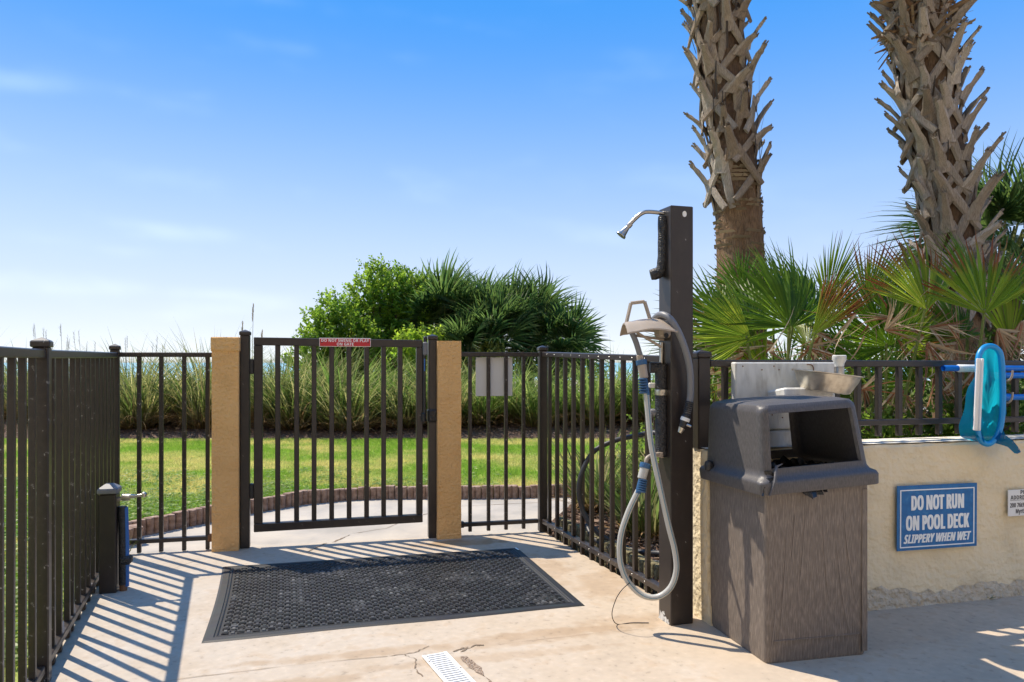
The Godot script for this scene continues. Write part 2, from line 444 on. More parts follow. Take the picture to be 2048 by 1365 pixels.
func ground() -> void:
	# base of everything near
	var b := mb()
	b.prism(PackedVector2Array([Vector2(-60, -30), Vector2(60, -30), Vector2(60, 11.8), Vector2(-60, 11.8)]), -0.5, -0.12)
	struct("subsoil", b, M.sand)
	# pool deck
	b = mb()
	var poly := PackedVector2Array([Vector2(-30, -20), Vector2(30, -20), Vector2(30, 5.92), Vector2(9, 5.92), Vector2(1.05, 3.83), Vector2(0.86, 3.95), Vector2(0.80, 4.15), Vector2(0.235, 5.78), GATE_B, Vector2(-0.5, 5.60), Vector2(-1.2, 5.432), Vector2(-2.1, 5.212), GATE_A + Vector2(-0.06, -0.02), Vector2(-0.93, 0.5), Vector2(-2.5, -3), Vector2(-30, -3)])
	b.prism(poly, -0.12, 0.0)
	for q in b.v:
		b.t.append(Vector2((q.x + 3.0) / 7.2, (-q.z - 2.4) / 3.6))
	var dt := deck_tex()
	var dm := StandardMaterial3D.new()
	dm.albedo_texture = dt[0]; dm.roughness = 0.88
	dm.heightmap_enabled = true; dm.heightmap_texture = dt[1]; dm.heightmap_scale = 0.35
	var deck := struct("pool_deck", b, dm)
	crack(deck, [Vector2(-2.2, 2.62), Vector2(-1.915, 2.80), Vector2(-1.35, 3.08), Vector2(-0.92, 3.22), Vector2(-0.55, 3.31)], 0.004)
	crack(deck, [Vector2(-0.55, 3.31), Vector2(-0.44, 3.35), Vector2(-0.38, 3.43)], 0.007)
	crack(deck, [Vector2(-0.48, 3.34), Vector2(-0.42, 3.27), Vector2(-0.41, 3.17), Vector2(-0.37, 3.10)], 0.008)
	crack(deck, [Vector2(-0.27, 3.36), Vector2(-0.20, 3.42)], 0.012)
	crack(deck, [Vector2(-0.23, 3.36), Vector2(-0.17, 3.44), Vector2(-0.13, 3.44)], 0.016)
	b = mb()
	var lastl := Vector2(); var lastr := Vector2()
	for k in 13:
		var t := k / 12.0
		var m := Vector2(lerpf(-0.215, -0.075, t), lerpf(3.31, 3.02, t))
		var wd := 0.022 * sin(PI * clampf(t * 1.2 + 0.12, 0, 1)) + 0.003
		var l := m - Vector2(wd + rf(-0.005, 0.005), 0); var r := m + Vector2(wd + rf(-0.006, 0.006), 0)
		if k > 0: b.quad(V(lastl.x, 0.002, lastl.y), V(lastr.x, 0.002, lastr.y), V(r.x, 0.002, r.y), V(l.x, 0.002, l.y))
		lastl = l; lastr = r
	part("broken_patch", b, tmat(ntex(0.05, [[0.2, Color(0.16, 0.11, 0.075)], [0.5, Color(0.34, 0.25, 0.18)], [0.85, Color(0.5, 0.41, 0.33)]], 58, 5), 0.95, Vector3(3, 3, 3), btex(0.06, 59, 4), 1.0), deck)
	crack(deck, [Vector2(-0.1, 3.44), Vector2(0.424, 3.60), Vector2(0.80, 3.68)], 0.0025)
	crack(deck, [Vector2(-1.40, 5.14), Vector2(-1.37, 5.26), Vector2(-1.33, 5.39)], 0.018)
	crack(deck, [Vector2(-2.05, 4.95), Vector2(-2.15, 4.7)], 0.004)
	# outer path
	b = mb()
	b.prism(PackedVector2Array([Vector2(-3.4, 4.9), Vector2(-2.72, 5.06), Vector2(-2.1, 5.214), Vector2(-1.2, 5.434), Vector2(-0.5, 5.602), Vector2(0.235, 5.79), Vector2(0.45, 6.4), Vector2(0.8, 7.6), Vector2(-3.4, 7.6)]), -0.12, -0.018)
	var path := struct("path", b, M.path)
	crack(path, [Vector2(-1.33, 5.40), Vector2(-1.30, 5.52), Vector2(-1.24, 5.72)], 0.02, -0.0155)
	crack(path, [Vector2(-1.24, 5.75), Vector2(-1.0, 5.95), Vector2(-0.85, 6.35), Vector2(-0.5, 6.85), Vector2(0.3, 7.05)], 0.012, -0.0155)
	# planting bed behind the right fence and the wall
	b = mb()
	b.prism(PackedVector2Array([Vector2(0.30, 5.83), Vector2(0.86, 4.2), Vector2(0.95, 3.99), Vector2(1.1, 3.99), Vector2(9, 6.08), Vector2(9, 7.5), Vector2(0.80, 7.5), Vector2(0.47, 6.4)]), -0.12, 0.06)
	struct("mulch_bed", b, M.mulch_floor)
	# lawn
	b = mb()
	var lp := PackedVector2Array([Vector2(-40, -3), Vector2(-2.6, -2.9), Vector2(-0.96, 0.5), GATE_A + Vector2(-0.10, 0.0), Vector2(-3.04, 5.4)])
	for i in EDGE.size(): lp.append(EDGE[i] + Vector2(-0.045, 0.05))
	lp.append_array(PackedVector2Array([Vector2(1.2, 7.56), Vector2(40, 7.56), Vector2(40, 12.0), Vector2(-40, 12.0)]))
	b.prism(lp, -0.12, 0.075)
	struct("lawn", b, M.lawn)
	# dune, beach, sea
	b = mb(60)
	var rows := [11.9, 12.3, 13, 14, 15, 16, 17, 18, 19.5, 21, 24, 28, 34, 45, 60, 90, 140, 190, 215, 260]
	var hs := [0.06, 0.09, 0.14, 0.24, 0.36, 0.46, 0.52, 0.55, 0.5, 0.2, -0.5, -1.2, -2.0, -2.5, -2.8, -2.9, -3.0, -3.3, -3.8, -5.5]
	var nz := FastNoiseLite.new(); nz.seed = 61; nz.frequency = 0.3
	var cols := []
	for i in 81: cols.append(signf(i - 40.0) * pow(absf(i - 40.0) / 40.0, 2.2))
	for i in rows.size() - 1:
		for j in 80:
			var q := []
			for e in [[i, j], [i, j + 1], [i + 1, j + 1], [i + 1, j]]:
				var x: float = cols[e[1]] * (60.0 + rows[e[0]] * 2.0)
				var d: float = rows[e[0]]
				q.append(V(x, hs[e[0]] + nz.get_noise_2d(x, d) * 0.09 * clampf((d - 12.0) / 3.0, 0, 1), d))
			b.quad(q[0], q[1], q[2], q[3])
	struct("dune_terrain", b, M.sand)
	b = mb(60)
	for i in 3:
		for j in 80:
			var q := []
			for e in [[i, j], [i, j + 1], [i + 1, j + 1], [i + 1, j]]:
				var x: float = cols[e[1]] * (60.0 + rows[e[0]] * 2.0)
				var d: float = [12.0, 12.6, 13.6, 14.9][e[0]]
				var k: float = [0.06, 0.115, 0.21, 0.31][e[0]]
				q.append(V(x, k + 0.015 + nz.get_noise_2d(x * 2.0, d * 2.0) * 0.03, d))
			b.quad(q[0], q[1], q[2], q[3])
	struct("mulch_border", b, M.mulch_floor)
	b = mb()
	b.quad(V(-9000, -3.6, 195), V(9000, -3.6, 195), V(9000, -3.6, 9000), V(-9000, -3.6, 9000))
	var sea := tmat(ntex(0.03, [[0.2, Color(0.16, 0.36, 0.44)], [0.6, Color(0.22, 0.44, 0.51)], [0.9, Color(0.30, 0.52, 0.58)]], 63, 4), 0.5, Vector3(0.02, 0.02, 0.006))
	struct("sea", b, sea)
	for i in 6:
		b = mb()
		var d := 200.0 + i * 17.0 + i * i * 3.0
		for k in 60:
			var x0 := -150.0 + k * 5.0
			var h0 := 1.4 * maxf(0.0, nz.get_noise_2d(k * 0.6, i * 9.0) + 0.25); var h1 := 1.4 * maxf(0.0, nz.get_noise_2d((k + 1) * 0.6, i * 9.0) + 0.25)
			b.quad(V(x0, -3.55, d - h0), V(x0 + 5, -3.55, d - h1), V(x0 + 5, -3.3, d + h1), V(x0, -3.3, d + h0))
		struct("breaking_wave", b, M.white)

func edging() -> void:
	# scalloped concrete blocks round the lawn
	var lobes := func(n: int) -> MB:
		var b := mb(50)
		var ring0 := []; var ring1 := []; var ring2 := []
		var pts := []
		for i in n:
			for k in 7:
				var a := PI - PI * k / 6.0
				pts.append(Vector2((i - (n - 1) / 2.0) * 0.058 + cos(a) * 0.029, 0.02 + sin(a) * 0.02))
		pts.append(Vector2(n * 0.029 - 0.001, -0.035)); pts.append(Vector2(-n * 0.029 + 0.001, -0.035))
		for p in pts:
			ring0.append(Vector3(p.x, -0.10, p.y)); ring1.append(Vector3(p.x, 0.095, p.y)); ring2.append(Vector3(p.x * 0.94, 0.103, p.y * 0.82))
		b.loft([ring0, ring1, ring2], true)
		return b
	var bm: ArrayMesh = lobes.call(2).mesh()
	var run := func(o: Node3D, pts: Array, m: Material, y: float) -> void:
		var total := 0.0
		var at := 0.06
		for i in pts.size() - 1:
			var a: Vector2 = pts[i]; var c: Vector2 = pts[i + 1]
			var ln := a.distance_to(c)
			while at < total + ln:
				var p := a.lerp(c, (at - total) / ln)
				var dr := (c - a).normalized()
				var bs := Basis(Vector3.UP, atan2(dr.y, dr.x) + rf(-0.06, 0.06)) * Basis(Vector3.RIGHT, rf(-0.05, 0.05))
				part("edging_block", bm, m, o, Transform3D(bs.scaled(Vector3(1, rf(0.95, 1.06), 1)), V(p.x, y + rf(-0.006, 0.006), p.y)))
				at += 0.119
			total += ln
	var o := thing("concrete_edging", "scalloped brown concrete block edging curving round the lawn outside the gate", "edging")
	run.call(o, EDGE, M.block, 0.0)
	o = thing("mossy_edging", "low mossy block edging along the foot of the right hand fence", "edging")
	run.call(o, [Vector2(0.36, 5.75), Vector2(0.88, 4.25), Vector2(0.95, 4.04)], M.block_mossy, 0.02)
	var q := thing("corner_stone", "single tilted scalloped block at the corner of the lawn beside the spigot", "edging", V(-2.80, 0.02, 5.42), 0.9)
	part("block", lobes.call(3), M.block, q, Transform3D(Basis(Vector3.RIGHT, 0.2).scaled(Vector3(1.2, 0.9, 1.6)), Vector3.ZERO))

# ---------------------------------------------------------------- fences
func line_turn(a: Vector2, b: Vector2) -> float: return atan2(b.y - a.y, b.x - a.x)
func post(o: Node3D, x: float, w: float, h: float, m: Material, y0 := 0.0) -> void:
	part("post", box1(Vector3(w, h - y0, w), 0.005), m, o, Transform3D(Basis.IDENTITY, Vector3(x, (h + y0) / 2, 0)))
	var b := mb()
	b.box(Vector3(0, 0.012, 0), Vector3(w + 0.011, 0.026, w + 0.011), 0.004)
	var r := w / 2 + 0.0025
	for k in 4:
		var bs := Basis(Vector3.UP, k * PI / 2)
		b.tri(bs * Vector3(-r, 0.0255, r), bs * Vector3(r, 0.0255, r), Vector3(0, 0.04, 0))
	part("post_cap", b, m, o, Transform3D(Basis.IDENTITY, Vector3(x, h, 0)))
func rail(o: Node3D, called: String, a: Vector3, c: Vector3, w: float, h: float, m: Material) -> void:
	var d := (c - a)
	var bs := Basis.looking_at(Vector3(0, 0, -1), Vector3.UP) * Basis(Vector3.BACK, atan2(d.y, d.x))
	part(called, box1(Vector3(d.length(), h, w), 0.004), m, o, Transform3D(Basis(Vector3.BACK, atan2(d.y, d.x)), (a + c) / 2))
func screws(o: Node3D, called: String, xs: Array, y: float, z: float, m: Material) -> void:
	var b := mb(40)
	b.lathe([Vector2(0.0005, 0.003), Vector2(0.004, 0.002), Vector2(0.0055, 0.0), Vector2(0.0055, -0.002)], 8, Vector3.ZERO, Basis(Vector3.RIGHT, PI / 2))
	var me := b.mesh()
	for x in xs: part(called, me, m, o, Transform3D(Basis.IDENTITY, Vector3(x, y, z)))

func fences() -> void:
	# left side fence: runs from the gate corner towards the viewer
	var c := GATE_A + Vector2(-0.032, -0.008)
	var e := c + SIDE_DIR * 4.9
	var o := thing("side_fence", "dark bronze picket fence along the left edge of the deck, two pickets bent", "fence", V(c.x, 0, c.y), line_turn(c, e))
	post(o, 0.0, 0.056, 1.385, M.bronze)
	post(o, 2.17, 0.060, 1.362, M.bronze_worn)
	post(o, 4.6, 0.060, 1.362, M.bronze_worn)
	rail(o, "top_rail", Vector3(0.03, 1.348, 0), Vector3(2.14, 1.334, 0), 0.042, 0.036, M.bronze)
	rail(o, "top_rail", Vector3(2.20, 1.334, 0), Vector3(4.57, 1.334, 0), 0.042, 0.036, M.bronze)
	rail(o, "bottom_rail", Vector3(0.04, 0.072, 0), Vector3(2.13, 0.066, 0), 0.040, 0.034, M.bronze_worn)
	rail(o, "bottom_rail", Vector3(2.21, 0.066, 0), Vector3(4.56, 0.066, 0), 0.040, 0.034, M.bronze_worn)
	var pk := box1(Vector3(0.026, 1.335, 0.026), 0.002)
	var pk0 := box1(Vector3(0.0245, 1.335, 0.0245), 0.002)
	var xs := []
	for i in 13: xs.append(0.155 + i * 0.152)
	for i in 15: xs.append(2.33 + i * 0.152)
	for x in xs:
		var lean := rf(-0.007, 0.007)
		if absf(x - 1.523) < 0.01: lean = 0.03
		if absf(x - 1.675) < 0.01: lean = -0.035
		if absf(x - 2.634) < 0.01: lean = 0.02
		part("picket", pk0, M.bronze_worn if rng.randf() < 0.4 else M.bronze, o, Transform3D(Basis(Vector3.BACK, lean), Vector3(x + lean * 0.3, 0.672, 0)))
	screws(o, "screw", xs.slice(13), 1.334, 0.0215, M.black)
	for x in xs.slice(0, 13): screws(o, "screw", [x], 1.348 - x * 0.0066, 0.0215, M.black)
	screws(o, "screw", xs, 0.068, 0.0205, M.black)
	# short fence between that corner and the left pillar
	var turn := line_turn(GATE_A, GATE_B)
	var ln := GATE_A.distance_to(GATE_B)
	var gx := func(x: float) -> float: return (x - GATE_A.x) / cos(turn)
	o = thing("gate_fence", "short bronze fence section with four pickets left of the tan pillar", "fence", V(GATE_A.x, 0, GATE_A.y), turn)
	rail(o, "top_rail", Vector3(-0.006, 1.352, 0), Vector3(gx.call(-2.085), 1.352, 0), 0.04, 0.032, M.bronze)
	rail(o, "bottom_rail", Vector3(-0.006, 0.083, 0), Vector3(gx.call(-2.085), 0.083, 0), 0.038, 0.030, M.bronze)
	for x in [-2.536, -2.401, -2.259, -2.112]:
		part("picket", pk, M.bronze_worn, o, Transform3D(Basis.IDENTITY, Vector3(gx.call(x), 0.672, 0)))
	var b := mb(); b.box(Vector3.ZERO, Vector3(0.03, 0.05, 0.05), 0.006)
	part("bracket", b, M.rust, o, Transform3D(Basis.IDENTITY, Vector3(gx.call(-2.095), 0.083, 0.004)))
	# right of the right pillar
	o = thing("gate_fence", "short bronze fence section carrying a blank white board, right of the gate", "fence", V(GATE_A.x, 0, GATE_A.y), turn)
	post(o, gx.call(0.235), 0.062, 1.39, M.bronze)
	rail(o, "top_rail", Vector3(gx.call(-0.40), 1.36, 0), Vector3(gx.call(0.20), 1.36, 0), 0.04, 0.034, M.bronze_worn)
	rail(o, "bottom_rail", Vector3(gx.call(-0.40), 0.082, 0), Vector3(gx.call(0.20), 0.082, 0), 0.038, 0.030, M.bronze)
	for x in [-0.316, -0.178, -0.046, 0.088]:
		part("picket", pk, M.bronze_worn, o, Transform3D(Basis.IDENTITY, Vector3(gx.call(x), 0.695, 0)))
	b = mb(); b.box(Vector3.ZERO, Vector3(0.06, 0.045, 0.05), 0.01)
	part("bracket", b, M.bronze, o, Transform3D(Basis.IDENTITY, Vector3(gx.call(-0.385), 0.084, 0.004)))
	b = mb(); b.box(Vector3.ZERO, Vector3(0.285, 0.292, 0.004), 0.001)
	o = thing("blank_board", "blank white board fixed behind the pickets right of the gate", "sign", V(GATE_A.x, 0, GATE_A.y), turn)
	part("board", b, M.sign_back, o, Transform3D(Basis.IDENTITY, Vector3(gx.call(-0.132), 1.19, -0.017)))
	# right fence from the corner post to the shower post
	var a2 := Vector2(0.235, 5.77); var b2 := Vector2(0.80, 4.15)
	o = thing("side_fence", "bronze picket fence with sunlit top rail between gate corner and shower post", "fence", V(a2.x, 0, a2.y), line_turn(a2, b2))
	ln = a2.distance_to(b2)
	rail(o, "top_rail", Vector3(0.04, 1.362, 0), Vector3(ln + 0.1, 1.318, 0), 0.044, 0.036, M.bronze)
	rail(o, "bottom_rail", Vector3(0.04, 0.085, 0), Vector3(ln + 0.1, 0.06, 0), 0.042, 0.036, M.bronze_worn)
	xs = []
	for i in 11:
		var x := 0.145 + i * 0.1475
		xs.append(x)
		part("picket", pk, M.bronze, o, Transform3D(Basis(Vector3.BACK, rf(-0.004, 0.004)), Vector3(x, 0.680 - x * 0.022, 0)))
		screws(o, "screw", [x], 1.362 - x * 0.0257, 0.0225, M.chrome)
		screws(o, "screw", [x], 0.085 - x * 0.0146, 0.0215, M.chrome)
	# fence on the low wall
	var f := WALL_A + WALL_DIR.orthogonal() * -0.115
	if f.y < WALL_A.y: f = WALL_A + WALL_DIR.orthogonal() * 0.115
	o = thing("wall_fence", "bronze railing with square bars standing on the low tan wall", "fence", V(f.x, 0.86, f.y), atan2(WALL_DIR.y, WALL_DIR.x))
	post(o, 0.03, 0.070, 0.465, M.bronze)
	rail(o, "top_rail", Vector3(0.07, 0.435, 0), Vector3(6.0, 0.425, 0), 0.045, 0.036, M.bronze)
	rail(o, "bottom_rail", Vector3(0.07, 0.112, 0), Vector3(6.0, 0.105, 0), 0.04, 0.032, M.bronze)
	var pk2 := box1(Vector3(0.028, 0.38, 0.028), 0.002)
	for i in 44:
		part("picket", pk2, M.bronze, o, Transform3D(Basis.IDENTITY, Vector3(0.165 + i * 0.1345, 0.226, 0)))

func gate() -> void:
	var turn := line_turn(GATE_A, GATE_B)
	var gx := func(x: float) -> float: return (x - GATE_A.x) / cos(turn)
	# pillars
	for s in 2:
		var x0: float = [-2.075, -0.565][s]; var x1: float = [-1.905, -0.395][s]
		var y0: float = 0.0
		var o := thing("stucco_pillar", ["tan stucco pillar on the hinge side of the gate, banded top", "tan stucco pillar on the latch side of the gate, chipped foot"][s], "pillar", V(GATE_A.x, 0, GATE_A.y), turn, "stucco pillars beside the gate")
		var w: float = gx.call(x1) - gx.call(x0)
		var cx: float = gx.call((x0 + x1) / 2)
		var b := mb(30)
		var rings := []
		var nz := FastNoiseLite.new(); nz.seed = 70 + s; nz.frequency = 9.0
		for i in 24:
			var y := 1.478 * i / 23.0
			var ring := []
			for k in 16:
				var side := k / 4; var u := (k % 4) / 4.0
				var p := Vector2(lerpf(-1, 1, u), -1).rotated(side * PI / 2)
				p *= Vector2(w / 2, 0.085)
				var q := Vector3(p.x, y, -p.y)
				q += Vector3(p.x, 0, -p.y).normalized() * nz.get_noise_3dv(q + Vector3(s * 5, 0, 0)) * 0.004
				ring.append(q)
			rings.append(ring)
		b.loft(rings, true)
		part("shaft", b, M.pillar, o, Transform3D(Basis.IDENTITY, Vector3(cx, -0.02, 0)))
		if s == 0:
			b = mb(); b.box(Vector3.ZERO, Vector3(w + 0.014, 0.10, 0.182), 0.006)
			part("top_band", b, M.pillar, o, Transform3D(Basis.IDENTITY, Vector3(cx, 1.424, 0)))
		else:
			b = mb(); b.box(Vector3.ZERO, Vector3(w + 0.006, 0.05, 0.176), 0.008)
			part("foot_patch", b, M.pillar, o, Transform3D(Basis(Vector3.BACK, 0.03), Vector3(cx, 0.015, 0)))
	# steel gate posts
	for s in 2:
		var o := thing("gate_post", ["bronze steel post carrying the gate hinges", "bronze steel post with the black latch keeper"][s], "post", V(GATE_A.x, 0, GATE_A.y), turn, "steel posts of the gate")
		post(o, gx.call([-1.872, -0.592][s]), 0.064, [1.49, 1.47][s], M.bronze)
		if s == 1:
			var b := mb(); b.box(Vector3.ZERO, Vector3(0.078, 0.10, 0.075), 0.012)
			for k in 4: b.box(Vector3(-0.016 + 0.032 * (k % 2), -0.02 + 0.04 * (k / 2), 0.036), Vector3(0.022, 0.03, 0.012), 0.004)
			part("latch_keeper", b, M.black, o, Transform3D(Basis.IDENTITY, Vector3(gx.call(-0.592), 0.905, 0.006)))
	# gate leaf
	var o := thing("gate", "closed dark bronze metal gate with eight pickets and red warning sign", "gate", V(GATE_A.x, 0, GATE_A.y), turn)
	var x0: float = gx.call(-1.815); var x1: float = gx.call(-0.664)
	rail(o, "top_rail", Vector3(x0, 1.448, 0), Vector3(x1, 1.437, 0), 0.052, 0.056, M.bronze)
	rail(o, "bottom_rail", Vector3(x0, 0.137, 0), Vector3(x1, 0.148, 0), 0.052, 0.058, M.bronze)
	part("stile", box1(Vector3(0.058, 1.255, 0.050), 0.004), M.bronze, o, Transform3D(Basis.IDENTITY, Vector3(x0 + 0.029, 0.793, 0)))
	part("stile", box1(Vector3(0.046, 1.230, 0.050), 0.004), M.bronze, o, Transform3D(Basis.IDENTITY, Vector3(x1 - 0.023, 0.794, 0)))
	var pk := box1(Vector3(0.034, 1.252, 0.034), 0.003)
	var i := 0
	for x in [-1.66, -1.535, -1.418, -1.299, -1.18, -1.059, -0.94, -0.823]:
		part("picket", pk, M.bronze, o, Transform3D(Basis.IDENTITY, Vector3(gx.call(x), 0.794 - i * 0.0003, 0)))
		i += 1
	for y in [1.27, 0.395]:
		part("hinge", box1(Vector3(0.030, 0.105, 0.05), 0.006), M.black, o, Transform3D(Basis.IDENTITY, Vector3(x0 - 0.014, y, 0)))
	# magnetic latch on the gate edge
	var xl: float = x1 + 0.010
	part("latch_rod", box1(Vector3(0.022, 0.50, 0.026), 0.006), M.black, o, Transform3D(Basis.IDENTITY, Vector3(xl, 1.14, 0.034)))
	part("latch_top", box1(Vector3(0.034, 0.10, 0.05), 0.008), M.hose_grey, o, Transform3D(Basis.IDENTITY, Vector3(xl + 0.006, 1.40, 0.03)))
	part("latch_knob", box1(Vector3(0.026, 0.05, 0.03), 0.008), M.black, o, Transform3D(Basis.IDENTITY, Vector3(xl + 0.008, 1.468, 0.02)))
	part("latch_foot", box1(Vector3(0.034, 0.075, 0.04), 0.012), M.black, o, Transform3D(Basis.IDENTITY, Vector3(xl - 0.006, 0.895, 0.036)))
	part("latch_label", box1(Vector3(0.008, 0.09, 0.002), 0.0005), M.blue_tape, o, Transform3D(Basis.IDENTITY, Vector3(xl, 1.28, 0.048)))
	# warning sign on the top rail
	var sg := thing("gate_sign", "small red sign with two lines of white lettering on the gate top", "sign", V(GATE_A.x, 0, GATE_A.y), turn)
	var sx: float = (gx.call(-1.379) + gx.call(-1.035)) / 2
	part("plate", box1(Vector3(0.362, 0.062, 0.004), 0.0015), M.white, sg, Transform3D(Basis.IDENTITY, Vector3(sx, 1.443, 0.0285)))
	part("red_face", box1(Vector3(0.354, 0.054, 0.002), 0.0005), M.sign_red, sg, Transform3D(Basis.IDENTITY, Vector3(sx, 1.443, 0.0312)))
	text("DO NOT SWING OR PLAY", 0.0205, M.letter, sg, Transform3D(Basis.IDENTITY, Vector3(sx, 1.456, 0.0326)), 0.335)
	text("ON GATE", 0.0205, M.letter, sg, Transform3D(Basis.IDENTITY, Vector3(sx, 1.430, 0.0326)), 0.118)
	for s in [-1, 1]:
		part("screw", box1(Vector3(0.009, 0.009, 0.004), 0.002), M.black, sg, Transform3D(Basis.IDENTITY, Vector3(sx + s * 0.162, 1.443, 0.0325)))

func low_wall() -> void:
	var o := thing("low_wall", "low tan stucco wall behind the bin, rough grey at its foot", "wall", V(WALL_A.x, 0, WALL_A.y), atan2(WALL_DIR.y, WALL_DIR.x))
	var b := mb(35)
	var nz := FastNoiseLite.new(); nz.seed = 77; nz.frequency = 5.0
	var rings := []
	# lofted along its length, with a slightly wavy section
	var n := 90
	for i in n + 1:
		var x := 6.0 * i / n
		var ring := []
		for p in [Vector2(0, 0), Vector2(0, 0.1), Vector2(0, 0.22), Vector2(0, 0.36), Vector2(0, 0.5), Vector2(0, 0.64), Vector2(0, 0.77), Vector2(0, 0.845), Vector2(-0.012, 0.86), Vector2(-0.218, 0.86), Vector2(-0.23, 0.845), Vector2(-0.23, 0.0)]:
			var w := nz.get_noise_3d(x * 1.5, p.y * 1.5, p.x) * 0.012
			var bulge := 0.025 * smoothstep(0.25, 0.0, p.y) if p.x == 0.0 else 0.0
			ring.append(Vector3(x + (nz.get_noise_2d(p.y * 2.0, 3.0) * 0.015 if i == 0 else 0.0), p.y + (w * 0.5 if p.y > 0.8 else 0.0), p.x + w + bulge))
		rings.append(ring)
	b.loft(rings, true)
	part("wall_body", b, M.wall, o)
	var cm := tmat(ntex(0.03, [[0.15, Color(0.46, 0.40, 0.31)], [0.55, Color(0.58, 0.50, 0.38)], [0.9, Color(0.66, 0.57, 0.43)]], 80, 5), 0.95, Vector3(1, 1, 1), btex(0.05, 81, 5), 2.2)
	b = mb(40)
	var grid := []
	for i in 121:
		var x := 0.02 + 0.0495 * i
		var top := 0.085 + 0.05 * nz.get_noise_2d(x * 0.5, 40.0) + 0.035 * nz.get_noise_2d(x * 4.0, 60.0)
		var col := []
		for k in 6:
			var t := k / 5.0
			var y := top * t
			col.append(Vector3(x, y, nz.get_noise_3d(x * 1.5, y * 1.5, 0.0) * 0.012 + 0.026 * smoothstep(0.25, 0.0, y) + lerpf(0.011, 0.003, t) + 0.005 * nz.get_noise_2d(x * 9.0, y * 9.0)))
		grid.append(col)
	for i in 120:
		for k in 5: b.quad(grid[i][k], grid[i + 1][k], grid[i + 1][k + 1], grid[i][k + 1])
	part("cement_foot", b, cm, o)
	var wm := tmat(ntex(0.02, [[0.1, Color(0.5, 0.44, 0.34)], [0.6, Color(0.72, 0.70, 0.66)]], 78, 5), 0.9, Vector3(1, 1, 1), btex(0.05, 79, 4), 0.4)
	b = mb()
	for i in 60:
		var x := 0.01 + 0.0995 * i
		b.quad(Vector3(x, 0.868, -0.006 + rf(-0.006, 0.004)), Vector3(x + 0.0995, 0.868, -0.006), Vector3(x + 0.0995, 0.868, -0.222), Vector3(x, 0.868, -0.222))
	part("wall_top", b, wm, o)
	var g := thing("weed", "small green weed growing at the foot of the tan wall", "plant", V(2.62, 0, 4.12))
	var gb := mb()
	for i in 26:
		var a := rf(0, TAU); var l := rf(0.02, 0.055)
		gb.col = Color(0.10, 0.22, 0.03) * rf(0.7, 1.3)
		var d := Vector3(cos(a), rf(0.2, 1.0), sin(a)).normalized() * l
		var s := Vector3(-sin(a), 0, cos(a)) * 0.006
		gb.tri(-s, s, d)
	part("leaves", gb, M.leaf, g)

